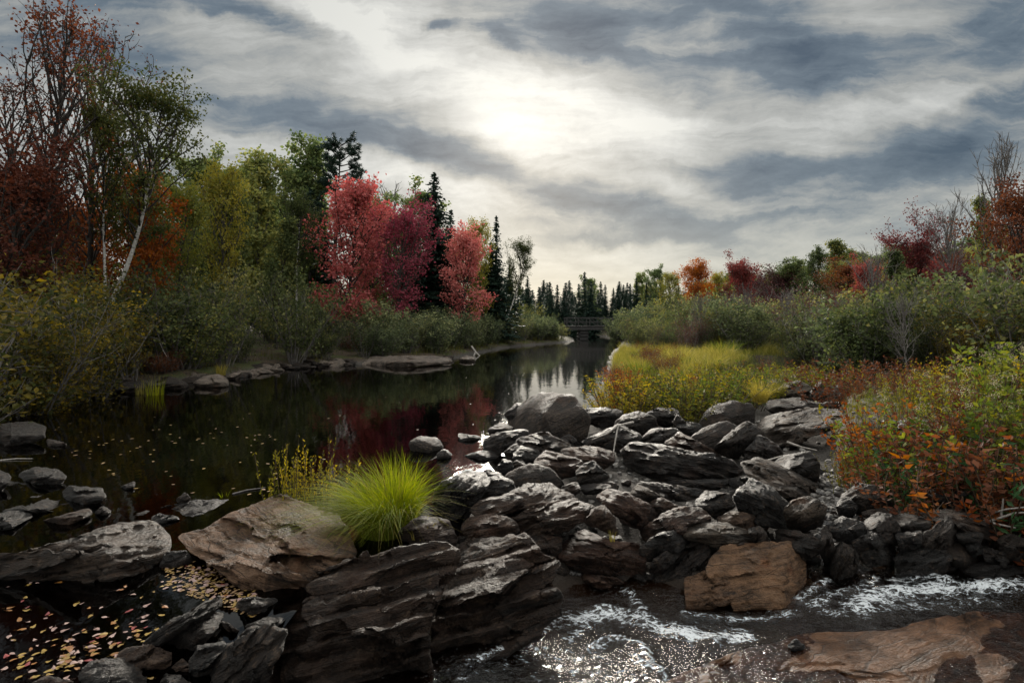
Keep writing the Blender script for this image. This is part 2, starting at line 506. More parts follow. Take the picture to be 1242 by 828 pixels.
# ------------------------------------------------------------------ water
def water_mat(name, tint, ripples, foam=False):
    m, t = new_mat(name)
    pos = t.add('ShaderNodeNewGeometry').outputs['Position']
    h = None
    for sc, scl, st in ripples:
        n = t.math('MULTIPLY', t.noise(t.mapping(pos, sc=scl), sc, 3, 0.5, 0.4), st)
        h = n if h is None else t.math('ADD', h, n)
    nrm = t.bump(h, 1.0, 0.1)
    fr = t.add('ShaderNodeFresnel', ins={'IOR': 1.333, 'Normal': nrm})
    tb = t.add('ShaderNodeBsdfTransparent', ins={'Color': (*tint, 1)})
    gl = t.add('ShaderNodeBsdfGlossy', ins={'Color': (0.95, 0.95, 0.95, 1) if not foam else (0.85, 0.85, 0.85, 1), 'Roughness': 0.035 if not foam else 0.10, 'Normal': nrm})
    mx = t.add('ShaderNodeMixShader', ins={0: fr.outputs[0], 1: tb.outputs[0], 2: gl.outputs[0]})
    s = mx.outputs[0]
    if foam:
        a = t.add('ShaderNodeAttribute', attribute_name='foam').outputs['Fac']
        fl = t.add('ShaderNodeAttribute', attribute_name='flow').outputs['Vector']
        nz = t.noise(fl, 1.0, 5, 0.62, 0.8)
        nb = t.noise(t.mapping(fl, sc=(4.5, 4.5, 4.5)), 1.0, 5, 0.7, 0.5)
        vo = t.add('ShaderNodeTexVoronoi', feature='DISTANCE_TO_EDGE', ins={'Vector': t.vmath('ADD', t.mapping(fl, sc=(0.9, 0.9, 0.9)), t.add('ShaderNodeCombineXYZ', ins={0: t.math('MULTIPLY', nb, 1.6), 1: t.math('MULTIPLY', nz, 1.6), 2: 0.0}).outputs[0]), 'Scale': 1.3})
        lace = t.mapr(vo.outputs['Distance'], 0.0, 0.16, 0.42, -0.12)
        a = t.math('ADD', a, lace)
        k = t.mapr(t.math('ADD', t.math('ADD', a, t.math('MULTIPLY', t.math('SUBTRACT', nz, 0.5), 1.5)),
                          t.math('MULTIPLY', t.math('SUBTRACT', nb, 0.5), 1.7)), 0.66, 1.25, 0.0, 0.9)
        fb = t.add('ShaderNodeBsdfPrincipled', ins={'Base Color': (0.58, 0.60, 0.62, 1), 'Roughness': 0.5,
                   'Normal': t.bump(t.math('ADD', nz, nb), 0.6, 0.03)})
        s = t.add('ShaderNodeMixShader', ins={0: k, 1: s, 2: fb.outputs[0]}).outputs[0]
    t.out(s)
    return m

RIVER_M = water_mat("river_water", (0.12, 0.062, 0.030), [(1.0, (1.6, 0.8, 1), 0.05), (1.0, (7, 4, 1), 0.012)])
STREAM_M = water_mat("stream_water", (0.62, 0.44, 0.30), [(1.0, (9, 14, 1), 0.15), (1.0, (34, 52, 1), 0.15)], True)

def river_keep(c):
    return sdist(c[:, 0], c[:, 1], RIVER) < 0.16
link('river', grid_mesh(grid_axis(-60, 40, -14, 10, 0.25, 1.2), grid_axis(0.4, 140, 0.6, 16, 0.25, 1.15),
                        lambda x, y: x * 0, 'river', RIVER_M, river_keep), kind='structure')

# foam lies along the drops of the stream
FOAM = [([(700, 752), (735, 742), (775, 752), (820, 765), (865, 772), (900, 772)], 0.11, 0.95),
        ([(715, 785), (745, 776), (775, 782), (790, 800)], 0.05, 0.75),
        ([(700, 745), (712, 760), (690, 775)], 0.06, 0.7),
        ([(1040, 738), (1075, 720), (1110, 716), (1150, 716), (1195, 712), (1250, 708)], 0.14, 0.98),
        ([(985, 735), (1010, 722), (1040, 715), (1062, 702)], 0.06, 0.7),
        ([(1090, 705), (1120, 700), (1150, 705)], 0.10, 0.8),
        ([(970, 728), (990, 712), (1005, 703)], 0.05, 0.75),
        ([(1120, 772), (1150, 765), (1172, 760)], 0.03, 0.5),
        ([(600, 775), (650, 768), (690, 760)], 0.06, 0.5),
        ([(560, 815), (620, 795), (680, 790), (720, 800)], 0.20, 0.28), ([(640, 828), (720, 815), (790, 825)], 0.12, 0.28),
        ([(770, 800), (800, 815), (815, 840)], 0.05, 0.62), ([(830, 745), (880, 752), (930, 748), (965, 742)], 0.05, 0.60), ([(690, 742), (655, 768), (615, 785), (580, 800)], 0.05, 0.62),
        ([(1000, 742), (1060, 740), (1120, 735), (1200, 730)], 0.10, 0.50), ([(760, 715), (770, 728), (780, 745)], 0.06, 0.70)]

def foam_of(V):
    f = np.zeros(len(V))
    for px, r, amp in FOAM:
        pl = [at(x, y, ST_Z)[:2] for x, y in px]
        for (a, b) in zip(pl[:-1], pl[1:]):
            dd = b - a
            tt = np.clip(((V[:, :2] - a) @ dd) / (dd @ dd), 0, 1)
            e = np.linalg.norm(V[:, :2] - a - tt[:, None] * dd, axis=1)
            f = np.maximum(f, amp * np.exp(-(e / r) ** 2))
    return f

def stream_z(x, y):
    p = np.stack([x, y, x * 0], -1)
    f = foam_of(p)
    a = 0.014 + 0.05 * f
    q = np.stack([x * 5 + 0.6 * np.sin(y * 4), y * 8, x * 0], -1)
    rise = 0.06 * smooth(5.0, 5.9, y)
    return ST_Z + rise + a * fbm(q, 31, 4) + 0.02 * f + 0.006 * fbm(q * 4, 33, 2)

def flow_of(V):
    return np.stack([V[:, 0] * 9 + 1.5 * np.sin(V[:, 1] * 3), V[:, 1] * 15 + 1.2 * np.sin(V[:, 0] * 4), V[:, 2] * 20], -1)

link('stream', grid_mesh(np.arange(-1.25, 7.0, 0.028), np.concatenate([np.arange(0.8, 3.2, 0.1), np.arange(3.2, 6.3, 0.022)]), stream_z, 'stream', STREAM_M,
                         lambda c: sdist(c[:, 0], c[:, 1], STREAM) < 0.45, {'foam': foam_of, 'flow': flow_of}), kind='structure')
# ------------------------------------------------------------------ rocks
m, t = new_mat("banded_rock")
rk = t.add('ShaderNodeAttribute', attribute_name='rk').outputs['Vector']
oi = t.add('ShaderNodeObjectInfo')
tint = oi.outputs['Color']
wet = t.math('SUBTRACT', 1.0, oi.outputs['Alpha'])
off = t.vmath('ADD', rk, t.add('ShaderNodeCombineXYZ', ins={0: t.math('MULTIPLY', oi.outputs['Random'], 37.0), 1: t.math('MULTIPLY', oi.outputs['Random'], 11.0), 2: 0.0}).outputs[0])
warp = t.noise(off, 3.0, 3, 0.5)
wv = t.vmath('ADD', off, t.add('ShaderNodeCombineXYZ', ins={0: 0.0, 1: t.math('MULTIPLY', warp, 0.085), 2: 0.0}).outputs[0])
band = t.noise(t.mapping(wv, sc=(1.6, 42, 2.5)), 1.0, 6, 0.62)
cr = t.add('ShaderNodeTexVoronoi', feature='DISTANCE_TO_EDGE', ins={'Vector': t.mapping(wv, sc=(0.9, 11.0, 1.4)), 'Scale': 1.1, 'Randomness': 1.0}).outputs['Distance']
crack = t.mapr(t.math('ADD', cr, t.math('MULTIPLY', t.math('SUBTRACT', warp, 0.5), 0.06)), 0.0, 0.022)
band0 = t.noise(t.mapping(wv, sc=(0.9, 15, 1.5)), 1.0, 7, 0.68)
band2 = t.noise(t.mapping(wv, sc=(3.5, 120, 5)), 1.0, 4, 0.65)
mott = t.noise(off, 4.5, 6, 0.62)
grain = t.noise(off, 85.0, 4, 0.7)
pits = t.noise(off, 22.0, 6, 0.72)
val = t.math('ADD', t.math('ADD', t.math('MULTIPLY', band, 0.45), t.math('MULTIPLY', mott, 0.70)), t.math('ADD', t.math('MULTIPLY', grain, 0.35), t.math('MULTIPLY', pits, 0.35)))
val = t.math('ADD', val, t.math('MULTIPLY', t.math('SUBTRACT', band0, 0.5), 0.5))
k = t.mapr(val, 0.74, 1.16, 0.10, 1.95, 'LINEAR')
kk = t.add('ShaderNodeCombineXYZ', ins={0: k, 1: k, 2: k}).outputs[0]
c = t.mix(1.0, tint, kk, 'MULTIPLY')
lich = t.mapr(t.math('ADD', pits, t.math('MULTIPLY', mott, 0.5)), 0.82, 0.92, 0.0, 0.75)
c = t.mix(lich, c, t.mix(0.45, tint, (0.46, 0.39, 0.32)))
rust = t.mapr(t.noise(off, 2.6, 5, 0.65), 0.56, 0.70, 0.0, 0.55)
c = t.mix(rust, c, t.mix(1.0, tint, (1.35, 0.86, 0.58), 'MULTIPLY'))
dark = t.mapr(band2, 0.30, 0.44, 0.72, 0.0)
c = t.mix(dark, c, t.mix(1.0, tint, (0.30, 0.30, 0.32), 'MULTIPLY'))
c = t.mix(t.mapr(crack, 0.0, 1.0, 0.75, 0.0), c, t.mix(1.0, tint, (0.2, 0.2, 0.2), 'MULTIPLY'))
rough = t.math('SUBTRACT', t.mapr(mott, 0.3, 0.7, 0.58, 0.80), t.math('MULTIPLY', wet, 0.38))
bw = t.mapr(t.math('FRACT', t.math('MULTIPLY', oi.outputs['Random'], 7.3)), 0.0, 1.0, 0.25, 1.15, 'LINEAR')
h = t.math('ADD', t.math('ADD', t.math('MULTIPLY', t.math('ADD', t.math('MULTIPLY', band, 1.0), t.math('MULTIPLY', band2, 0.5)), bw), t.math('ADD', t.math('MULTIPLY', band0, 1.0), t.math('MULTIPLY', crack, 0.22))), t.math('ADD', t.math('MULTIPLY', pits, 1.35), t.math('MULTIPLY', grain, 0.24)))
c = t.mix(1.0, c, (0.47, 0.365, 0.29), 'MULTIPLY')
p = t.add('ShaderNodeBsdfPrincipled', ins={'Base Color': c, 'Roughness': rough, 'Specular IOR Level': t.mapr(wet, 0.0, 0.8, 0.26, 0.5), 'Normal': t.bump(h, 1.0, 0.115)})
t.out(p.outputs[0])
ROCK_M = m

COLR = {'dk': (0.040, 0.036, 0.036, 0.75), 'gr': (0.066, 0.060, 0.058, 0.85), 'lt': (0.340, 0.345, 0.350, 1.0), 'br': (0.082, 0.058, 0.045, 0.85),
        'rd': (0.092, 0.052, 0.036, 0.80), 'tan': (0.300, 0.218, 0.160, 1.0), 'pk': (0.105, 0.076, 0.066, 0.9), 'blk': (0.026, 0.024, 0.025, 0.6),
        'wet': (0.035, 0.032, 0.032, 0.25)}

def normals_of(P, Q):
    a = P[Q[:, 2]] - P[Q[:, 0]]
    b = P[Q[:, 3]] - P[Q[:, 1]]
    n = np.cross(a, b)
    N = np.zeros_like(P)
    for i in range(Q.shape[1]):
        np.add.at(N, Q[:, i], n)
    return unit(N)

def rock_level(px, yb):
    if px < 300:
        return -0.04
    if px < 560 and yb < 690:
        return 0.0
    return 0.05 - 0.42 * float(smooth(640, 725, np.array(yb)))

# style: (top inclination, front inclination, share of the height above the edge, rim roundness, roughness)
STY = {'S': (10, 70, 0.60, 4.6, 1.1), 'B': (26, 100, 0.58, 4.6, 1.05), 'F': (8, 92, 0.55, 4.6, 1.0), 'T': (17, 96, 0.40, 4.0, 1.1),
       'V': (34, 104, 0.38, 5.0, 1.1), 'L': (22, 74, 0.5, 5.0, 1.3), 'D': (30, 74, 0.5, 2.6, 0.6), 'P': (2, 30, 0.95, 5.0, 0.28)}

def rock_mesh(poly, sty='B', st=12, per=0.12, amp=0.02, zb=None, seed=0, tf=0.30, bt=None, bf=None, rg=None, side=None, faces=None, detail=1.0, sink=0.16, D=None, rgs=0.0, grow=None):
    if grow is None:
        grow = 1.10 if (len(poly) < 12 and poly[0][0] > 400) else 1.02
    rng = np.random.default_rng(seed + 1000)
    b_t, b_f, rid, rn, rough = STY[sty]
    b_t, b_f, rid = bt or b_t, bf or b_f, rg or rid
    P = np.array(poly, float)
    if grow:
        P = P.mean(0) + (P - P.mean(0)) * grow
    Qp = np.roll(P, -1, 0)
    cr = P[:, 0] * Qp[:, 1] - Qp[:, 0] * P[:, 1]
    A = cr.sum() / 2
    c = np.array([((P[:, 0] + Qp[:, 0]) * cr).sum(), ((P[:, 1] + Qp[:, 1]) * cr).sum()]) / (6 * A)
    w_px, h_px = np.ptp(P[:, 0]), np.ptp(P[:, 1])
    y_bot, y_top = P[:, 1].max(), P[:, 1].min()
    if zb is None:
        zb = rock_level(c[0], y_bot)
    D0 = D or F * (CAM_H - zb) / (y_bot - HY)
    mpp = D0 / F
    # the hidden foot reaches into the ground
    low = np.clip((P[:, 1] - c[1]) / (y_bot - c[1] + 1e-6), 0, 1)
    P[:, 1] += low ** 2 * sink * h_px
    per_px = np.linalg.norm(np.roll(P, -1, 0) - P, axis=1).sum()
    nt = int(np.clip(per_px / 2.1 * detail, 44, 460))
    nr = int(np.clip(min(w_px, h_px) / 2 / 1.5 * detail, 9, 90))
    th = np.arange(nt) / nt * 2 * pi
    dx, dy = np.cos(th), np.sin(th)
    R = np.zeros(nt)
    Pc = P - c
    for a, b in zip(Pc, np.roll(Pc, -1, 0)):
        e = b - a
        den = dx * e[1] - dy * e[0]
        den = np.where(np.abs(den) < 1e-9, 1e-9, den)
        r = (a[0] * e[1] - a[1] * e[0]) / den
        s = (a[0] * dy - a[1] * dx) / den
        ok = (s >= -1e-6) & (s <= 1 + 1e-6) & (r > 0)
        R = np.where(ok, np.maximum(R, r), R)
    R[R <= 0] = np.median(R)
    R = R * (1 + 0.05 * vnoise(np.stack([np.cos(th) * 2.6, np.sin(th) * 2.6, th * 0 + seed], -1), seed + 2) + 0.025 * vnoise(np.stack([np.cos(th) * 8, np.sin(th) * 8, th * 0 + seed], -1), seed + 4))
    kr = max(1, nt // 170)
    ker = np.array([1, 2, 1]) / 4
    for _ in range(kr):
        R = ker[0] * np.roll(R, 1) + ker[1] * R + ker[2] * np.roll(R, -1)
    sr = 1 - (1 - np.linspace(0, 1, nr + 1)) ** 1.35
    S, TH = np.meshgrid(sr, th, indexing='ij')
    px = c[0] + S * R[None] * np.cos(TH)
    py = c[1] + S * R[None] * np.sin(TH)
    mm = (py - HY) / F
    # two planes: the front up to an edge, then the top
    y_r = y_top + rid * (y_bot - y_top) + rgs * (px - c[0])
    cf, ct = 1 / tan(radians(b_f)), 1 / tan(radians(b_t))
    Yf = (D0 + (CAM_H - zb) * cf) / (1 + np.maximum(mm, 0.02) * cf)
    mr = (y_r - HY) / F
    Yr = (D0 + (CAM_H - zb) * cf) / (1 + mr * cf)
    zr = CAM_H - mr * Yr
    wob = fbm(np.stack([px * mpp * 2.2, py * mpp * 2.2, px * 0 + seed], -1).reshape(-1, 3), seed, 2).reshape(px.shape)
    Yt = (Yr + (CAM_H - zr) * ct) / (1 + np.maximum(mm, 0.02) * ct)
    Yt = np.minimum(Yt, Yr + 2.4 * (y_bot - y_top) * mpp * 2.5)
    size = math.sqrt(abs(A)) * mpp
    kq = 26 / size
    Yt = Yt + wob * 0.10 * size
    Yb = np.logaddexp(Yf * kq, Yt * kq) / kq
    u = (px - c[0]) * mpp
    v = -(py - c[1]) * mpp
    if side:
        x0, ks = side
        us = (px - x0) / F * D0
        Yb = np.maximum(Yb, Yb + us * ks) if ks > 0 else np.maximum(Yb, Yb + us * ks)
    nf = 4 if faces is None else faces
    for j in range(nf):
        a = rng.uniform(0, 2 * pi)
        cut = rng.uniform(0.12, 0.52) * size
        Yb = Yb + np.maximum(0, (u * cos(a) + v * sin(a)) - cut * 0.8) * rng.uniform(0.45, 1.3)
    # ledges along the banding
    sa = radians(st)
    tt = v * cos(sa) - u * sin(sa)
    ua = u * cos(sa) + v * sin(sa)
    # flat fracture faces, drawn out along the banding, broken off at their edges
    if sty != 'D':
        wx = 0.10 * size * fbm(np.stack([u * 5 / size, v * 5 / size, u * 0 + seed], -1).reshape(-1, 3), seed + 23, 3).reshape(px.shape)
        for cell, grad in ((0.46, 1.05), (0.19, 0.80)):
            cs = cell * size
            al_, tl_ = 2.7, 0.55
            gu, gt = (ua + wx) / (cs * al_), (tt + wx * 0.6) / (cs * tl_)
            i0, j0 = np.floor(gu).astype(np.int64), np.floor(gt).astype(np.int64)
            bd = np.full(px.shape, 1e9); off_ = np.zeros(px.shape)
            for di in (-1, 0, 1):
                for dj in (-1, 0, 1):
                    ii, jj = i0 + di, j0 + dj
                    a1, a2 = _hash(ii, jj, ii * 0 + 1, seed), _hash(ii, jj, ii * 0 + 2, seed)
                    a3, a4, a5 = _hash(ii, jj, ii * 0 + 3, seed), _hash(ii, jj, ii * 0 + 4, seed), _hash(ii, jj, ii * 0 + 5, seed)
                    ex, ey = gu - (ii + a1), gt - (jj + a2)
                    dq = ex * ex + ey * ey
                    val_ = (ex * (a3 - 0.5) * al_ * 0.5 + ey * (a4 - 0.5) * tl_ + (a5 - 0.5) * 0.22) * cs * grad
                    off_ = np.where(dq < bd, val_, off_)
                    bd = np.minimum(bd, dq)
            Yb = Yb + off_ * rough * (0.5 if faces == 0 else 1.0)
    q = np.stack([ua * 1.4, tt * 2.0, px * 0 + seed * 3.1], -1).reshape(-1, 3)
    tw = tt / per + 0.38 * fbm(q * 1.6, seed + 3, 3).reshape(px.shape)
    lay = np.floor(tw)
    f = tw - lay
    am = 0.45 + 0.55 * smooth(-0.25, 0.3, vnoise(np.stack([ua * 1.8 / max(per * 4, 0.3), lay * 7.3, lay * 0 + seed], -1).reshape(-1, 3), seed + 7).reshape(px.shape))
    am = am * (0.5 + 1.0 * _hash(lay.astype(np.int64), lay.astype(np.int64) * 0 + seed, lay.astype(np.int64) * 0, 5))
    led = np.where(f < 0.72, -f / 0.72, -1 + (f - 0.72) / 0.28) + 0.5
    Yb = Yb + amp * am * led
    # rim and back
    Tf = tf * 0.5 * min(w_px, h_px * 1.6) * mpp
    pr = (1 - np.clip(S, 0, 1) ** rn) ** (1 / rn)
    Y = Yb + Tf * (1 - pr)
    P3 = np.stack([(px - CX) / F * Y, Y, CAM_H - (py - HY) / F * Y], -1).reshape(-1, 3)
    nb = max(5, nr // 4)
    S2 = np.linspace(1, 0, nb + 1)[1:]
    Sb, THb = np.meshgrid(S2, th, indexing='ij')
    rim = Y[-1]
    prb = (1 - Sb ** 2.2) ** (1 / 2.2)
    pxb = c[0] + Sb * R[None] * np.cos(THb) * (1 - 0.10 * prb)
    pyb = c[1] + Sb * R[None] * np.sin(THb) * (1 - 0.10 * prb)
    Yc = rim.mean()
    Yk = Sb * rim[None] + (1 - Sb) * Yc + prb * max(Tf * 1.5, 0.12 * size)
    # keep the back behind the front
    fi = np.clip((Sb * nr).astype(int), 0, nr)
    Yk = np.maximum(Yk, np.take_along_axis(Y, fi, 0) + 0.25 * Tf * prb)
    PB = np.stack([(pxb - CX) / F * Yk, Yk, CAM_H - (pyb - HY) / F * Yk], -1).reshape(-1, 3)
    V = np.concatenate([P3, PB])
    n_rows = nr + 1 + nb
    i = (np.arange(n_rows - 1)[:, None] * nt + np.arange(nt)[None])
    j = (np.arange(n_rows - 1)[:, None] * nt + (np.arange(nt)[None] + 1) % nt)
    Q = np.stack([i, i + nt, j + nt, j], -1).reshape(-1, 4)
    N = normals_of(V, Q)
    ctr = V.mean(0)
    if ((V - ctr) * N).sum() < 0:
        Q = Q[:, ::-1]
        N = -N
    s = 1 / size
    T3 = np.stack([V[:, 0], V[:, 1], V[:, 2]], -1)
    dsp = 0.036 * size * rough * fbm(T3 * 2.6 * s + seed, seed + 11, 3)
    rid_n = 1 - np.abs(fbm(T3 * 4.2 * s + seed * 2, seed + 13, 4))
    dsp += 0.030 * size * rough * (rid_n - 0.8)
    al = np.stack([T3[:, 0] * cos(sa) + T3[:, 2] * sin(sa), (T3[:, 2] * cos(sa) - T3[:, 0] * sin(sa)) * 6, T3[:, 1] * 1.2], -1)
    dsp += 0.010 * size * rough * fbm(al * 3.0 * s * max(1, size) + seed, seed + 17, 4)
    dsp += 0.011 * rough * fbm(T3 * 21 + seed, seed + 19, 3)
    V = V + N * dsp[:, None]
    org = V.mean(0)
    org[2] = zb
    dn = np.array([-sin(sa), 0.30, cos(sa)]); dn /= np.linalg.norm(dn)
    al = np.stack([V[:, 0] * cos(sa) + V[:, 2] * sin(sa), V @ dn, V[:, 1]], -1) - org
    return mk_mesh('rock', V - org, Q, ROCK_M, True, {'rk': al}), org

RN = [0]
def rock(label, poly, sty='B', col='gr', st=12, per=0.12, amp=0.02, name='boulder', cat='rock', group=None, **kw):
    RN[0] += 1
    me, org = rock_mesh(poly, sty, st, per, amp, seed=RN[0] * 7, **kw)
    o = link(name, me, None, label, cat, group, loc=org)
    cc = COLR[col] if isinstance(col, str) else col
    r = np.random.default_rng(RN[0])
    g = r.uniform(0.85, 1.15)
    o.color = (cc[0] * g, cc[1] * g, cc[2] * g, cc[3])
    return o

SLB = 'rock_slab'
# --- the big slabs at the stream
rock("sunlit tan flat slab with a smooth broad top below the grass tussock", [(215, 650), (248, 642), (281, 625), (320, 608), (347, 600), (368, 609), (400, 618), (418, 637), (439, 670),
     (411, 680), (380, 698), (347, 719), (318, 713), (287, 701), (258, 684), (228, 668)], 'S', 'tan', -18, 0.16, 0.02, SLB, zb=-0.02, bt=4, rg=0.80, tf=0.14, faces=2, rgs=-0.05)
rock("largest dark banded slab, sloping down to the water beside the tan slab", [(342, 800), (343, 762), (352, 728), (383, 696), (416, 677), (455, 668), (500, 664), (534, 661), (551, 671),
     (548, 694), (535, 720), (523, 748), (524, 790), (512, 846), (345, 850)], 'S', 'br', 13, 0.12, 0.12, SLB, zb=-0.36, bt=17, bf=60, rg=0.50, tf=0.12, faces=1, rgs=-0.12)
rock("dark slab stepped in long tilted ledges, split from the largest slab by a crack", [(523, 788), (521, 752), (545, 696), (552, 671), (569, 656), (605, 652), (638, 649), (652, 662), (677, 685), (670, 708),
     (683, 721), (678, 744), (655, 763), (611, 781), (580, 793), (550, 806)], 'S', 'br', 15, 0.15, 0.18, SLB, zb=-0.36, bt=20, bf=56, rg=0.45, tf=0.12, faces=1, rgs=-0.10)
rock("dark lump closing the upper corner of the stepped slab", [(640, 652), (660, 648), (681, 653), (679, 675), (664, 674), (650, 664)], 'B', 'br')
# --- the brown blocks in the stream
rock("square brown block with a flat speckled face standing in the stream", [(858, 690), (863, 674), (876, 661), (917, 659), (957, 657), (969, 667), (978, 684), (977, 705), (970, 726), (956, 739),
     (915, 741), (893, 738), (878, 715), (862, 703)], 'V', (0.330, 0.228, 0.150, 1.0), 6, 0.3, 0.004, bt=27, bf=100, rg=0.80, side=(952, 2.2), tf=0.05, faces=0, zb=-0.33)
rock("rounded brown lobe leaning on the square brown block in the stream", [(831, 710), (835, 702), (856, 694), (876, 701), (890, 715), (897, 727), (893, 737), (868, 740), (836, 738)], 'B', (0.300, 0.205, 0.138, 1.0), 6, 0.3, 0.004, tf=0.15, faces=1, bt=27, rg=0.70, zb=-0.34)
rock("reddish brown rock with rusty edges between the stepped slab and the stream", [(675, 675), (678, 660), (686, 647), (708, 643), (736, 653), (773, 659), (785, 676), (782, 698), (763, 708), (748, 703), (714, 700), (688, 688)],
     'B', 'rd', -12, 0.10, 0.03, bt=16, rg=0.5)
rock("rust edged lip of rock jutting low over the stream", [(684, 688), (714, 697), (747, 700), (764, 711), (757, 722), (725, 712), (700, 703)], 'T', 'rd', -14, 0.08, 0.02, SLB)
rock("dark smooth leaf shaped rock leaning against the square brown block", [(793, 700), (803, 686), (824, 668), (845, 653), (862, 662), (858, 690), (834, 712), (800, 714)], 'V', 'dk', 35, 0.2, 0.01, bt=40, bf=62, faces=1)
rock("narrow dark stone wedged under the leaf shaped rock", [(784, 699), (794, 677), (821, 663), (832, 664), (806, 690), (795, 706)], 'V', 'dk', 30)
rock("small grey cube stone perched above the reddish brown rock", [(775, 666), (779, 659), (787, 658), (796, 664), (794, 676), (780, 677)], 'V', 'gr', name='stone')
# --- middle of the jumble
rock("brown diamond shaped slab tilted down towards the stream", [(725, 602), (738, 594), (762, 599), (790, 614), (802, 626), (783, 637), (754, 629), (734, 612)], 'S', 'rd', -25, 0.07, 0.02, SLB, bt=26)
rock("blunt brown stone under the diamond shaped slab", [(709, 632), (718, 620), (730, 612), (745, 628), (748, 644), (726, 638)], 'V', 'br', 20)
rock("pale grey block with a sharp front corner lying above the tan angled slab", [(763, 602), (768, 593), (774, 587), (803, 602), (786, 612), (776, 611)], 'T', (0.124, 0.118, 0.115, 1), -22, 0.05, 0.012, 'stone')
rock("small buff stone just below the pale grey block", [(786, 610), (801, 603), (812, 608), (825, 615), (812, 621), (795, 619)], 'B', 'br', -10, name='stone')
rock("angled flat slab with two pale edges, shaped like an open wing", [(769, 656), (780, 642), (803, 624), (822, 616), (846, 616), (861, 630), (832, 637), (830, 645), (800, 647), (780, 660)], 'S', 'pk', 14, 0.07, 0.025, SLB, bt=14)
rock("dark hollow block holding up the wing shaped slab", [(783, 660), (800, 646), (832, 642), (842, 652), (820, 668), (795, 672)], 'V', 'blk', 10)
rock("long flat pale topped slab just above the square brown block", [(829, 643), (842, 633), (880, 634), (914, 646), (916, 656), (893, 661), (862, 658), (834, 652)], 'F', (0.124, 0.115, 0.102, 1), -4, 0.05, 0.012, SLB)
rock("lumpy tan stone with a knobbly back, shaped like a loaf", [(869, 630), (878, 624), (890, 620), (912, 624), (932, 634), (927, 643), (900, 640), (880, 636)], 'B', (0.155, 0.115, 0.090, 1), 10, 0.06, 0.01)
rock("thin small slip of stone behind the top of the square brown block", [(876, 655), (892, 651), (910, 658), (908, 664), (880, 664)], 'T', 'gr', name='stone')
rock("upright triangular grey stone behind the square brown block", [(908, 642), (922, 638), (936, 656), (932, 664), (915, 664)], 'V', 'gr', 50, name='stone')
rock("slanted dark blue grey slab above the stream beside the square block", [(930, 652), (948, 642), (970, 645), (996, 654), (998, 664), (976, 676), (955, 664)], 'S', 'gr', -14, 0.06, 0.012, SLB, bt=22)
rock("narrow upright stone standing like a post over the stream", [(997, 642), (1005, 637), (1010, 655), (1014, 668), (1003, 680), (995, 668)], 'V', 'gr', 70)
rock("fin shaped grey stone standing upright at the water edge", [(1006, 670), (1021, 657), (1036, 666), (1042, 676), (1038, 697), (1012, 700)], 'V', 'gr', 70, 0.15, 0.01)
rock("black rounded stone with wet top beside the post stone", [(1005, 636), (1022, 627), (1046, 633), (1050, 646), (1030, 655), (1010, 650)], 'B', 'blk')
rock("pale whitish boulder with a broad scarred face", [(952, 617), (962, 608), (981, 602), (1001, 614), (996, 632), (976, 638), (956, 636)], 'B', (0.167, 0.155, 0.140, 1), 24, 0.08, 0.018, bt=30)
rock("small black stone behind the pale whitish boulder", [(1014, 614), (1020, 606), (1028, 602), (1041, 614), (1034, 623), (1020, 624)], 'B', 'blk', name='stone')
rock("long grey banded slab running diagonally down towards the pale boulder", [(900, 562), (916, 556), (939, 562), (971, 577), (1004, 594), (1022, 606), (1014, 617), (981, 610), (957, 613), (930, 592), (907, 574)],
     'S', (0.093, 0.084, 0.077, 1), -26, 0.07, 0.03, SLB, bt=18, zb=0.05, D=6.6)
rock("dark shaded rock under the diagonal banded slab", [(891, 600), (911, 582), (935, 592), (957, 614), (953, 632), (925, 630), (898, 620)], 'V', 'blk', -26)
rock("dark low hump between the layered slab and the loaf shaped stone", [(843, 608), (857, 596), (882, 598), (891, 614), (868, 624), (850, 618)], 'B', 'dk', 12)
rock("broad dark layered slab, thick as a step, in the middle of the jumble", [(758, 548), (774, 540), (804, 541), (845, 549), (882, 557), (901, 574), (896, 584), (865, 584), (824, 582), (783, 576), (760, 566)],
     'L', 'dk', -12, 0.085, 0.05, SLB, zb=0.05, D=7.3, rg=0.35, bf=62)
rock("thin lower shelf under the broad layered slab", [(757, 570), (783, 575), (830, 582), (880, 580), (902, 582), (900, 594), (865, 596), (820, 590), (775, 582)], 'F', 'dk', -8, 0.06, 0.02, SLB, D=7.0)
rock("smooth dark sloping rock face below the lower shelf", [(770, 584), (804, 586), (855, 594), (847, 608), (822, 608), (792, 597)], 'L', 'dk', -12, D=6.6)
rock("pale top rock with a crusty lid close to the flowering plants", [(747, 515), (757, 503), (775, 499), (794, 506), (797, 520), (783, 524), (760, 522)], 'T', 'gr', 8)
rock("dark broken rock between the round boulder and the flowering plants", [(706, 497), (730, 494), (754, 498), (750, 514), (728, 515), (709, 511)], 'T', 'dk', 5)
rock("shadowed rock crossed by a bleached forked branch", [(709, 534), (730, 523), (752, 515), (775, 527), (780, 538), (759, 544), (738, 542), (716, 540)], 'L', 'dk', 15, 0.07, 0.03)
rock("ridged dark rock beside the rock with the bleached branch", [(779, 530), (791, 520), (820, 519), (825, 527), (804, 537), (787, 541)], 'L', 'dk', 8)
rock("flat topped dark rock at the foot of the flowering plants", [(784, 502), (798, 495), (820, 496), (825, 507), (808, 515), (793, 511)], 'T', 'dk', 0)
rock("small pointed grey stone at the foot of the flowering plants", [(815, 512), (822, 503), (833, 513), (825, 522)], 'V', 'gr', 60, name='stone')
rock("low dark slab between the pointed stone and the grey hump", [(822, 510), (845, 513), (852, 518), (839, 526), (820, 522)], 'F', 'blk', -10)
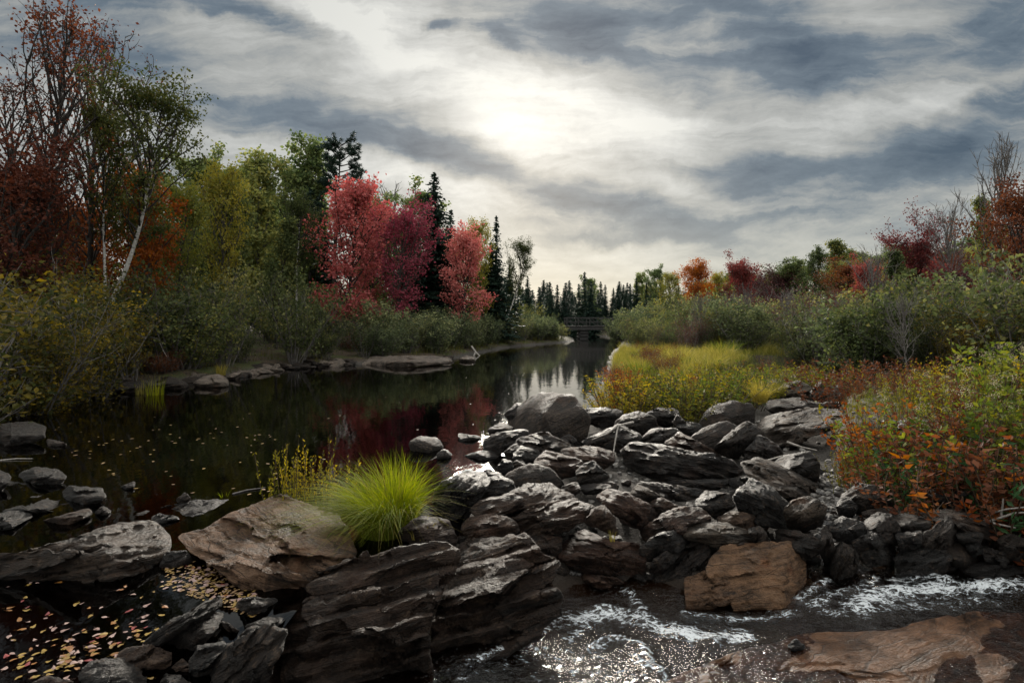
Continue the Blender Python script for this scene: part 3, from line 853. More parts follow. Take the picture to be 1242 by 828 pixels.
rock("dark rock with buff patches right behind the broad layered slab", [(803, 544), (812, 533), (826, 525), (842, 533), (870, 548), (878, 556), (845, 551)], 'L', 'br', -20)
rock("large dome shaped dark boulder under the hanging grass", [(849, 512), (855, 501), (866, 493), (887, 487), (907, 491), (914, 501), (912, 515), (889, 519), (855, 519)], 'D', 'gr', 14)
rock("humped grey boulder below the dome shaped boulder", [(840, 530), (854, 519), (880, 511), (894, 518), (878, 534), (866, 546), (848, 542)], 'D', 'gr', 24, 0.08, 0.015)
rock("pointed dark boulder with a pale curved edge", [(868, 541), (887, 523), (906, 511), (922, 521), (919, 534), (907, 543), (889, 552), (870, 550)], 'B', 'gr', 35, 0.2, 0.012, bt=40)
rock("sloping dark rock next to the pointed boulder", [(905, 546), (921, 528), (944, 541), (950, 552), (925, 560), (903, 558)], 'L', 'dk', -25)
rock("big grey slab with a sunlit crusty top reaching under the red leaves", [(917, 519), (928, 508), (942, 502), (976, 496), (1015, 496), (1026, 507), (1006, 520), (982, 527), (958, 537), (936, 532)],
     'S', (0.115, 0.108, 0.102, 1), 10, 0.10, 0.04, SLB, bt=6, rg=0.55)
rock("upper grey slab stacked behind the crusty topped slab", [(934, 486), (967, 483), (999, 490), (1016, 496), (981, 500), (944, 501), (932, 496)], 'F', 'gr', -4, 0.06, 0.02, SLB)
rock("pale lichened boulder by the meadow grass", [(946, 470), (956, 464), (967, 462), (985, 470), (991, 482), (960, 484), (947, 479)], 'B', (0.174, 0.174, 0.158, 1), 12)
rock("first of two dark blunt boulders behind the upper grey slab", [(984, 475), (994, 463), (1006, 471), (1009, 483), (997, 489), (986, 484)], 'B', 'gr', 40)
rock("second dark blunt boulder, squeezed against its twin behind the slab", [(1005, 470), (1017, 467), (1025, 480), (1022, 490), (1009, 487)], 'B', 'gr', 40)
rock("small flat grey stone on the upper grey slab", [(998, 489), (1009, 484), (1021, 491), (1015, 496), (1003, 496)], 'T', 'gr', name='stone')
rock("smooth pale sloping boulder half under the yellow plants", [(1018, 496), (1031, 481), (1045, 474), (1056, 480), (1056, 498), (1036, 505)], 'D', (0.161, 0.146, 0.127, 1), 20)
rock("whitish stone at the edge of the golden meadow", [(929, 461), (946, 460), (950, 471), (935, 474)], 'T', 'lt', name='stone')
rock("dark slab with a stick along its edge below the crusty slab", [(932, 564), (956, 552), (980, 548), (992, 562), (992, 580), (969, 577), (948, 566)], 'S', 'dk', 10, 0.08, 0.02, SLB, bt=22)
rock("grey rubbly rock on the gravel bank", [(1021, 602), (1040, 586), (1060, 590), (1062, 612), (1040, 618), (1026, 610)], 'B', 'gr', 20)
# --- the river side of the jumble
rock("big round grey boulder with a pale streak at the river's edge", [(620, 511), (626, 499), (640, 486), (660, 478), (690, 480), (703, 491), (711, 507), (709, 525), (686, 533), (653, 531), (632, 523)],
     'D', (0.102, 0.096, 0.094, 1), 30, 0.5, 0.01, rg=0.42)
rock("dark stone half hidden behind the big round boulder", [(612, 502), (627, 489), (638, 491), (640, 505), (622, 513)], 'B', 'dk')
rock("thin pale flat stone lying in the water by the round boulder", [(591, 521), (608, 512), (622, 518), (614, 526), (597, 526)], 'F', 'gr', 5, name='stone')
rock("tilted dark rock in the shallows below the round boulder", [(587, 533), (602, 525), (636, 520), (640, 526), (620, 542), (602, 548), (588, 541)], 'L', 'dk', 20, 0.06, 0.02)
rock("arched dark slab in front of the big round boulder", [(613, 547), (633, 530), (662, 525), (691, 540), (684, 551), (652, 554), (622, 558)], 'L', 'gr', -12, 0.07, 0.025, bt=22)
rock("blunt dark stone under the arched slab", [(622, 552), (633, 541), (653, 546), (656, 560), (639, 564), (624, 560)], 'B', 'blk', -10)
rock("long purplish brown slab lying under the forked twig", [(648, 562), (662, 546), (705, 559), (699, 573), (676, 577), (651, 568)], 'S', 'pk', -10, 0.06, 0.02, SLB, bt=20)
rock("flat brown rock behind the long purplish slab", [(678, 546), (713, 541), (742, 547), (745, 558), (728, 566), (704, 560)], 'F', 'pk', -8, 0.05, 0.02)
rock("smooth dark wedge leaning beside the round boulder", [(681, 532), (690, 527), (712, 540), (700, 545), (684, 540)], 'L', 'dk', -25)
rock("squat grey boulder with a pale crest beside the forked twig", [(699, 573), (708, 564), (719, 559), (737, 576), (726, 587), (704, 587)], 'B', 'gr', 10)
rock("low dome of dark rock above the twisted rock", [(607, 585), (619, 573), (643, 563), (665, 568), (681, 583), (670, 593), (636, 594), (616, 593)], 'D', 'gr', 10, 0.1, 0.015)
rock("dark hump beside the puddle of reflected sky", [(580, 596), (588, 583), (601, 576), (621, 583), (624, 596), (606, 606), (588, 608)], 'B', 'dk', 5)
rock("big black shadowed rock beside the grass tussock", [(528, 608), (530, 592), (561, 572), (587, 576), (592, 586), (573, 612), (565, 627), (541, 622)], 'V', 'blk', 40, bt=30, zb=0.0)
rock("twisted sunlit rock with flowing bands", [(575, 617), (590, 605), (610, 602), (639, 588), (664, 588), (681, 595), (697, 606), (676, 620), (636, 632), (612, 629), (584, 625)], 'L', 'br', 14, 0.08, 0.05, bt=14, rg=0.5)
rock("dark rugged rock under the twisted rock", [(612, 634), (643, 619), (684, 608), (716, 613), (714, 628), (684, 640), (646, 648), (620, 642)], 'L', 'br', 12, 0.08, 0.04)
rock("pinkish lit boulder directly above the stepped slab", [(561, 636), (571, 628), (602, 622), (622, 632), (628, 645), (604, 654), (565, 654)], 'B', (0.143, 0.102, 0.084, 1), 15, 0.07, 0.015, bt=14)
rock("plain grey boulder at the foot of the grass tussock", [(486, 644), (499, 634), (512, 627), (542, 631), (553, 652), (546, 664), (495, 666)], 'B', (0.087, 0.074, 0.073, 1), 10, 0.3, 0.006, bt=30)
rock("small rounded dark stone in the river behind the tussock", [(496, 537), (510, 529), (530, 532), (537, 542), (528, 550), (504, 550)], 'D', 'gr', zb=-0.02)
rock("flat dark stone awash in the red reflection", [(555, 525), (582, 529), (584, 536), (559, 535)], 'F', 'gr', zb=-0.02, name='stone')
rock("low black bar of rock along the puddle of reflected sky", [(562, 553), (580, 547), (606, 547), (608, 558), (565, 559)], 'F', 'blk', zb=-0.02)
rock("little dark stone between the tussock and the river stone", [(530, 551), (538, 544), (548, 550), (544, 558), (533, 558)], 'B', 'dk', zb=-0.02, name='stone')
rock("flat black stone bordering the puddle", [(581, 575), (592, 568), (609, 575), (603, 581)], 'B', 'blk', name='stone')
rock("dark upright block between puddle and white sky reflection", [(603, 567), (610, 557), (621, 559), (621, 571), (609, 578)], 'V', 'blk', zb=-0.02)
rock("mottled little stone above the low dark dome", [(621, 562), (631, 555), (638, 563), (630, 570)], 'B', 'gr', name='stone')
rock("log shaped dark stone below the squat grey boulder", [(702, 590), (722, 586), (741, 588), (741, 596), (712, 598)], 'F', 'dk', name='stone')
rock("pale chip of stone above the log shaped stone", [(680, 591), (699, 584), (705, 595), (686, 601)], 'B', 'gr', name='stone')
# --- the far side of the stream
rock("knobbly dark boulder on the gravel above the white water", [(1048, 634), (1064, 622), (1080, 624), (1091, 642), (1088, 655), (1066, 652)], 'B', 'dk', 30)
rock("flat grey slab resting between knobbly dark boulders", [(1078, 627), (1104, 623), (1131, 633), (1124, 642), (1092, 646)], 'F', 'gr', -5, 0.05, 0.012, SLB)
rock("peaked dark boulder over the white water", [(1114, 650), (1130, 641), (1150, 626), (1162, 636), (1163, 655), (1140, 661), (1118, 658)], 'B', 'gr', 40, bt=36)
rock("long overhanging slab with a lit back, under the dark bank", [(1115, 623), (1148, 618), (1174, 622), (1207, 640), (1203, 651), (1170, 642), (1139, 633)], 'F', 'br', -16, 0.08, 0.02, SLB)
rock("smooth oval stone lying tilted above the white water", [(1145, 666), (1161, 656), (1190, 674), (1186, 687), (1157, 683)], 'D', 'gr', -20)
rock("ridged dark stone behind the smooth oval stone", [(1159, 646), (1174, 638), (1192, 649), (1187, 660), (1164, 656)], 'B', 'dk', -20)
rock("black stone wedged next to the oval stone", [(1169, 657), (1185, 652), (1193, 666), (1181, 673)], 'B', 'blk', name='stone')
rock("large blocky dark boulder above the stream near the dead sticks", [(1210, 656), (1222, 647), (1238, 652), (1262, 668), (1240, 676), (1216, 672)], 'B', 'gr', 30)
rock("low broken rock at the stream edge below the blocky boulder", [(1190, 662), (1217, 669), (1230, 671), (1219, 684), (1195, 679)], 'L', 'dk', -10)
rock("thin pale flake of rock on the gravel bank", [(1042, 620), (1083, 614), (1082, 620), (1052, 625)], 'F', 'gr', 4, name='stone')
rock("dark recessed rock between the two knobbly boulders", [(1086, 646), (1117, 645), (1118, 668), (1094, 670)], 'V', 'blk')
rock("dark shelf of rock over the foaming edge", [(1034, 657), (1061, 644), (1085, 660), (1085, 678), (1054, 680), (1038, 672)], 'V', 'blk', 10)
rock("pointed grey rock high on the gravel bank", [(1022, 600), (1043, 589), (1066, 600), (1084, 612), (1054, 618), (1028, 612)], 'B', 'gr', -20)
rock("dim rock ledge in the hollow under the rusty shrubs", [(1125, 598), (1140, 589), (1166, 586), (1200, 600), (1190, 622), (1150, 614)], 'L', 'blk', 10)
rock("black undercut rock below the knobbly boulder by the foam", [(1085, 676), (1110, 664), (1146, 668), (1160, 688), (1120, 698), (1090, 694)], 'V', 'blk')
rock("low wet dark rock beside the foam under the oval stone", [(1160, 690), (1190, 682), (1225, 686), (1262, 690), (1240, 704), (1180, 704)], 'B', 'blk')
rock("broad brown wet bedrock shelf with the stream sliding over it", [(780, 850), (860, 808), (905, 785), (960, 770), (1010, 764), (1080, 764), (1130, 752), (1180, 744), (1260, 738), (1420, 740), (1420, 900), (780, 900)],
     'P', (0.300, 0.180, 0.105, 0.30), 10, 0.10, 0.006, SLB, zb=-0.335, bt=1.5, bf=30, rg=0.95, tf=0.01, faces=0, sink=0.0)
rock("small black stone on the edge of the brown bedrock shelf", [(955, 782), (966, 774), (976, 783), (966, 791)], 'B', 'blk', name='stone', zb=-0.30)
# --- around the leaf pool
rock("wide low dark shelf of rock between the river and the leaf pool", [(-40, 676), (0, 672), (32, 667), (81, 654), (139, 637), (184, 633), (203, 650), (196, 671), (176, 690), (129, 700), (65, 708), (16, 700), (-40, 706)],
     'S', (0.084, 0.065, 0.050, 0.55), 12, 0.09, 0.05, SLB, zb=-0.02, bt=5, rg=0.42, tf=0.10, faces=1)
rock("blunt dark stone between the low shelf and the tan slab", [(193, 690), (200, 670), (227, 666), (234, 680), (221, 694)], 'B', 'dk')
rock("rounded flat boulder awash at the river margin", [(18, 578), (42, 566), (71, 569), (83, 579), (66, 590), (29, 590)], 'F', 'dk', zb=-0.03)
rock("boulder cut off at the frame edge beside the rounded flat boulder", [(-20, 575), (0, 569), (14, 577), (10, 588), (-5, 598), (-20, 596)], 'F', 'dk', zb=-0.03)
rock("irregular wet rock with a pale rim in the shallows", [(67, 603), (84, 589), (123, 591), (130, 602), (107, 614), (72, 612)], 'F', 'dk', 8, zb=-0.03)
rock("long narrow brown topped bar of rock in the shallows", [(45, 632), (107, 616), (114, 623), (82, 637), (48, 640)], 'F', 'br', 12, 0.05, 0.01, SLB, zb=-0.03)
rock("knob of rock at the end of the brown topped bar", [(114, 621), (126, 613), (135, 620), (124, 629)], 'B', 'gr', name='stone', zb=-0.03)
rock("small pale square stone sticking out of the black water", [(213, 606), (225, 596), (232, 604), (223, 614)], 'V', (0.186, 0.180, 0.180, 1), 30, name='stone', zb=-0.03)
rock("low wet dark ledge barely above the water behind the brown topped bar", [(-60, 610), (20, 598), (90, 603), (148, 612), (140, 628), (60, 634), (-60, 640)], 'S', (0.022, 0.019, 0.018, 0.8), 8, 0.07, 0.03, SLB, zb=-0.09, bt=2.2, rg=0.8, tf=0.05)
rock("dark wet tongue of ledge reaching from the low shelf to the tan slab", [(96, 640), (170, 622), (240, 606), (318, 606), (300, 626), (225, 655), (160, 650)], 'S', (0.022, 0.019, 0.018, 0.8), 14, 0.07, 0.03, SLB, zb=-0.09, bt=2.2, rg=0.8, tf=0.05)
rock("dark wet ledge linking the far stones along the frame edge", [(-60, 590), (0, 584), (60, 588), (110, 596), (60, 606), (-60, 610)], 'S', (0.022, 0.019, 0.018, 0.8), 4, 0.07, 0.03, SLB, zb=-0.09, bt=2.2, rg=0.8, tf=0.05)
rock("slim pale stone floating flush in the black water", [(141, 592), (165, 582), (162, 591), (145, 596)], 'F', 'gr', name='stone', zb=-0.03)
rock("flat black stone above the low shelf in the water", [(172, 631), (194, 622), (221, 628), (197, 637)], 'F', 'blk', name='stone', zb=-0.03)
rock("low black rock in the dark corner of the shallows", [(-30, 630), (0, 622), (34, 617), (41, 626), (14, 640), (-30, 645)], 'F', 'blk', zb=-0.03)
rock("flat dark ledge far across the black water", [(-25, 514), (40, 511), (57, 517), (56, 531), (0, 541), (-25, 541)], 'F', 'dk', 0, zb=-0.03)
rock("slanting sliver of rock off the end of the far flat ledge", [(55, 531), (80, 537), (84, 543), (60, 543)], 'F', 'gr', -14, zb=-0.03, name='stone')
rock("long black wedge pointing up beside the leaf pool", [(140, 798), (165, 782), (200, 757), (250, 728), (268, 719), (273, 734), (236, 753), (195, 780), (160, 800)], 'T', 'dk', 30, 0.08, 0.02, SLB, zb=-0.02)
rock("broad dark rock lying against the long black wedge", [(198, 780), (212, 760), (245, 736), (273, 744), (262, 764), (232, 792), (208, 790)], 'B', 'dk', 32, 0.08, 0.02, zb=-0.02)
rock("dark wet block below the pale pool edge", [(278, 737), (299, 723), (338, 726), (333, 743), (300, 750), (284, 750)], 'T', 'wet', 10, zb=-0.02)
rock("thin wet slab shining with reflected sky beside the largest slab", [(288, 762), (345, 738), (355, 741), (341, 757), (306, 770)], 'F', 'wet', 20, zb=-0.05, name=SLB)
rock("rounded dark slab standing on edge by the largest slab", [(248, 824), (258, 804), (275, 784), (299, 766), (326, 755), (345, 767), (342, 786), (326, 822), (310, 850), (258, 850)], 'B', 'dk', 40, 0.2, 0.015, bt=40, bf=58, rg=0.3)
rock("black block squeezed beside the rounded slab on edge", [(229, 802), (239, 783), (272, 777), (276, 788), (258, 810), (252, 832), (233, 824)], 'B', 'blk', 20)
rock("rough brown cobble between black blocks", [(207, 810), (221, 799), (231, 805), (228, 822), (214, 822)], 'B', 'br', name='stone')
rock("low dark rock under the brown cobble", [(186, 838), (200, 815), (219, 819), (235, 832), (230, 850), (186, 850)], 'B', 'dk')
rock("dark flat rock at the corner of the leaf pool", [(76, 838), (110, 801), (175, 795), (184, 811), (172, 845), (90, 850)], 'F', 'wet', 10, zb=-0.03)
rock("buff edged rock at the head of the leaf pool corner", [(138, 794), (160, 783), (181, 781), (209, 791), (209, 811), (181, 816)], 'B', 'br', 20, zb=-0.02)
rock("small dark chip below the broad dark rock", [(247, 774), (258, 764), (270, 762), (268, 774), (254, 780)], 'B', 'dk', name='stone')
rock("thin plank of stone lying aslant by the wet block", [(265, 753), (270, 751), (297, 767), (286, 774)], 'T', 'br', -30, name='stone')
rock("ragged pile of reddish rock at the lower corner of the pool", [(-20, 850), (20, 834), (60, 818), (90, 826), (80, 850)], 'B', 'rd', 10, zb=-0.05)

# --- filler stones wedged in the gaps, copies of a few meshes
def loose_stone_mesh(seed, n=26):
    rng = np.random.default_rng(seed)
    th = np.linspace(0, 2 * pi, n * 2, endpoint=False)
    ph = np.linspace(-pi / 2, pi / 2, n)
    PH, TH = np.meshgrid(ph, th, indexing='ij')
    D = np.stack([np.cos(PH) * np.cos(TH), np.cos(PH) * np.sin(TH), np.sin(PH)], -1).reshape(-1, 3)
    r = np.full(len(D), 1.0)
    for k in range(13):
        nn = unit(rng.normal(size=3)); h = rng.uniform(0.55, 0.9)
        dn = D @ nn
        r = np.minimum(r, np.where(dn > 0.05, h / np.maximum(dn, 0.05), 9))
    r = r * (1 + 0.10 * fbm(D * 2.2 + seed, seed, 4) + 0.03 * fbm(D * 9 + seed, seed + 1, 3))
    V = D * r[:, None] * np.array([1.0, 0.75, 0.55])
    i = np.arange(n - 1)[:, None] * (2 * n) + np.arange(2 * n)[None]
    j = np.arange(n - 1)[:, None] * (2 * n) + (np.arange(2 * n)[None] + 1) % (2 * n)
    Q = np.stack([i, j, j + 2 * n, i + 2 * n], -1).reshape(-1, 4)
    return mk_mesh('stone', V, Q, ROCK_M, True, {'rk': V * 0.3})
STONES = [loose_stone_mesh(s) for s in range(6)]
rng = np.random.default_rng(77)
def stone(x, y, z, r, col, label, group, sq=1.0):
    o = link('stone', STONES[rng.integers(6)], None, label, 'stone', group, loc=(x, y, z))
    o.rotation_euler = (rng.uniform(-.4, .4), rng.uniform(-.4, .4), rng.uniform(0, 6.3))
    o.scale = (r, r * rng.uniform(.7, 1.1), r * sq)
    c = COLR[col]; g = rng.uniform(.7, 1.3)
    o.color = (c[0] * g, c[1] * g, c[2] * g, c[3])
    return o
GAPS = [(560, 1000, 500, 600, 80, 0.06, 0.20), (560, 830, 590, 690, 46, 0.05, 0.13), (830, 1060, 590, 665, 46, 0.05, 0.13), (1000, 1242, 590, 690, 60, 0.05, 0.14), (230, 345, 730, 815, 22, 0.03, 0.07), (440, 560, 545, 660, 18, 0.05, 0.11)]
for x0, x1, y0, y1, n, r0, r1 in GAPS:
    for i in range(n):
        px, py = rng.uniform(x0, x1), rng.uniform(y0, y1)
        zz = rock_level(px, py)
        q = at(px, py, zz)
        g = gz(q[0], q[1])
        if g < ST_Z - 0.05:
            continue
        r = rng.uniform(r0, r1)
        stone(q[0], q[1], g + r * 0.18, r, ['dk', 'gr', 'br', 'dk', 'blk'][rng.integers(5)], "small dark angular stone wedged in a gap of the boulder jumble", "small stones between the boulders")

# --- rocks along the far bank
SH = P2([(100, 474), (180, 467), (230, 463), (270, 460), (340, 449), (420, 443), (480, 440), (548, 436)])
SH = np.array(SH)
seg = np.linalg.norm(np.diff(SH, axis=0), axis=1)
cum = np.concatenate([[0], np.cumsum(seg)])
for i in range(125):
    s = rng.uniform(0, cum[-1])
    k = np.searchsorted(cum, s) - 1
    q = SH[k] + (SH[k + 1] - SH[k]) * ((s - cum[k]) / seg[k])
    dd = (SH[k + 1] - SH[k]) / seg[k]
    off = rng.uniform(-0.25, 1.1)
    q = q + np.array([-dd[1], dd[0]]) * off
    r = rng.uniform(0.16, 0.46) * (1 + 0.010 * q[1])
    o = stone(q[0], q[1], 0.02 + 0.10 * max(off, 0), r, ['gr', 'lt', 'lt', 'gr'][rng.integers(4)], "grey rock in the broken ledge along the wooded far bank", "rocks along the wooded bank", 0.62)
def shore_rock(label, poly, col, **kw):
    rock(label, poly, 'F', col, 4, 0.12, 0.05, zb=-0.03, **kw)
shore_rock("long low pale ledge running out into the river under the crimson maples", [(425, 438), (450, 433), (480, 432), (520, 431), (541, 435), (546, 440), (500, 443), (450, 445)], 'lt', name=SLB)
shore_rock("pale flat ledge above the long ledge under the pink maple", [(396, 428), (420, 423), (470, 424), (474, 429), (440, 434), (400, 434)], 'lt', name=SLB)
shore_rock("white stone sitting alone in the water off the point", [(557, 435), (565, 431), (574, 433), (576, 438), (562, 439)], 'lt', name='stone')
shore_rock("pale rounded stone at the tip of the long ledge", [(536, 436), (541, 433), (547, 435), (547, 439), (538, 440)], 'lt', name='stone')
shore_rock("chunky grey rock at the waterline beside the fallen log", [(232, 466), (245, 456), (265, 453), (276, 459), (278, 468), (250, 471)], 'lt')
shore_rock("sloping dark rock at the waterline near the reeds", [(195, 470), (205, 456), (222, 462), (231, 468), (215, 473)], 'gr')
shore_rock("dark low rock at the waterline beneath the overhanging bushes", [(138, 474), (150, 463), (175, 462), (178, 470), (160, 477)], 'dk')
shore_rock("shaded rock at the waterline where the yellow leaves hang", [(96, 480), (105, 470), (125, 468), (130, 478), (112, 483)], 'dk')
# ------------------------------------------------------------------ plant materials
GREEN = (0.030, 0.050, 0.016)
LM = {
 'umb':    leaf_mat("wine_red_leaves", [(0.060, 0.020, 0.022), (0.125, 0.034, 0.034), (0.19, 0.058, 0.046)], 0.38, 1.1),
 'birch':  leaf_mat("birch_leaves", [(0.024, 0.034, 0.012), (0.044, 0.056, 0.018), (0.090, 0.084, 0.022)], 0.36, 1.1),
 'poplar': leaf_mat("poplar_leaves", [(0.045, 0.070, 0.030), (0.105, 0.140, 0.055), (0.175, 0.205, 0.078), (0.30, 0.28, 0.085)], 0.46),
 'dull':   leaf_mat("dull_green_leaves", [(0.022, 0.032, 0.014), (0.060, 0.080, 0.032), (0.115, 0.128, 0.046), (0.23, 0.195, 0.050)], 0.40),
 'yellow': leaf_mat("yellowing_leaves", [(0.075, 0.092, 0.026), (0.140, 0.148, 0.034), (0.26, 0.21, 0.042)], 0.44),
 'pink':   leaf_mat("coral_maple_leaves", [(0.15, 0.060, 0.038), (0.42, 0.115, 0.115), (0.48, 0.15, 0.135), (0.56, 0.23, 0.20)], 0.40, 1.15),
 'crimson': leaf_mat("crimson_maple_leaves", [(0.10, 0.042, 0.034), (0.30, 0.068, 0.098), (0.34, 0.085, 0.115), (0.44, 0.15, 0.17)], 0.40, 1.15),
 'red':    leaf_mat("red_maple_leaves", [(0.10, 0.030, 0.026), (0.21, 0.052, 0.048), (0.30, 0.105, 0.085)], 0.40, 1.15),
 'dkred':  leaf_mat("dark_red_maple_leaves", [(0.040, 0.018, 0.014), (0.105, 0.034, 0.022), (0.21, 0.074, 0.034)], 0.34, 1.1),
 'orange': leaf_mat("orange_maple_leaves", [(0.16, 0.050, 0.020), (0.30, 0.092, 0.028), (0.32, 0.15, 0.036)], 0.46, 1.3),
 'rust':   leaf_mat("rusty_leaves", [(0.055, 0.022, 0.014), (0.11, 0.040, 0.022), (0.17, 0.068, 0.028)], 0.36, 1.1),
 'purple': leaf_mat("purplish_brown_leaves", [(0.036, 0.018, 0.020), (0.066, 0.028, 0.028), (0.085, 0.040, 0.030)], 0.40),
 'alder':  leaf_mat("alder_leaves", [(0.018, 0.024, 0.012), (0.046, 0.058, 0.024), (0.100, 0.112, 0.044), (0.26, 0.235, 0.090)], 0.38),
 'willow': leaf_mat("willow_leaves", [(0.026, 0.036, 0.020), (0.060, 0.076, 0.038), (0.125, 0.145, 0.070), (0.28, 0.28, 0.13)], 0.40),
 'alder_yellow': leaf_mat("yellow_flecked_leaves", [(0.024, 0.032, 0.012), (0.050, 0.050, 0.016), (0.13, 0.095, 0.022), (0.30, 0.21, 0.030)], 0.42),
 'spruce': leaf_mat("spruce_needles", [(0.010, 0.022, 0.016), (0.019, 0.036, 0.026), (0.030, 0.050, 0.030)], 0.12, rough=0.5),
 'pine':   leaf_mat("pine_needles", [(0.012, 0.024, 0.018), (0.022, 0.040, 0.028)], 0.12, rough=0.5),
 'gold':   leaf_mat("goldenrod_leaves", [(0.056, 0.066, 0.014), (0.15, 0.132, 0.022), (0.31, 0.22, 0.030)], 0.46, 1.25),
 'herb':   leaf_mat("herb_leaves", [(0.040, 0.060, 0.014), (0.085, 0.112, 0.022), (0.19, 0.185, 0.034)], 0.46, 1.25),
 'sedge':  leaf_mat("sedge_blades", [(0.080, 0.110, 0.010), (0.17, 0.200, 0.016), (0.30, 0.29, 0.030)], 0.52, 1.5),
 'straw':  leaf_mat("straw_grass", [(0.16, 0.135, 0.030), (0.27, 0.22, 0.048), (0.36, 0.29, 0.085)], 0.45, 1.3),
 'meadow': leaf_mat("meadow_grass", [(0.075, 0.088, 0.022), (0.18, 0.170, 0.036), (0.36, 0.29, 0.085)], 0.40, 1.15),
 'bankgrass': leaf_mat("bank_grass", [(0.034, 0.044, 0.012), (0.075, 0.082, 0.020), (0.13, 0.115, 0.032)], 0.40),
 'flower': leaf_mat("faded_flower_heads", [(0.24, 0.20, 0.15), (0.38, 0.33, 0.25)], 0.3),
 'rustred': leaf_mat("rust_red_leaves", [(0.070, 0.022, 0.012), (0.15, 0.042, 0.018), (0.25, 0.095, 0.026)], 0.44, 1.2),
 'fern':   leaf_mat("dark_fern", [(0.018, 0.045, 0.018), (0.034, 0.075, 0.026)], 0.40),
}
BK = {
 'grey': bark_mat("grey_bark", (0.030, 0.027, 0.025), (0.085, 0.078, 0.072)),
 'dark': bark_mat("dark_bark", (0.014, 0.012, 0.011), (0.045, 0.038, 0.033)),
 'birch': bark_mat("birch_bark", (0.34, 0.325, 0.30), (0.52, 0.495, 0.46), 10, 0.6, (0.05, 0.045, 0.04)),
 'twig': bark_mat("grey_twigs", (0.060, 0.053, 0.050), (0.15, 0.135, 0.125)),
 'stem': bark_mat("brown_stems", (0.035, 0.024, 0.016), (0.085, 0.058, 0.036)),
 'drift': bark_mat("bleached_wood", (0.15, 0.135, 0.12), (0.29, 0.26, 0.235), 30, 0.2),
 'timber': bark_mat("weathered_timber", (0.022, 0.021, 0.021), (0.060, 0.057, 0.055), 14, 1.0),
}

# ------------------------------------------------------------------ plant shapes
def limb(p0, d0, L, n, rng, wob, up):
    P, d = [np.array(p0, float)], unit(np.array(d0, float))
    for _ in range(n):
        d = unit(d + rng.normal(size=3) * wob + np.array([0, 0, up]))
        P.append(P[-1] + d * L / n)
    return np.array(P), d

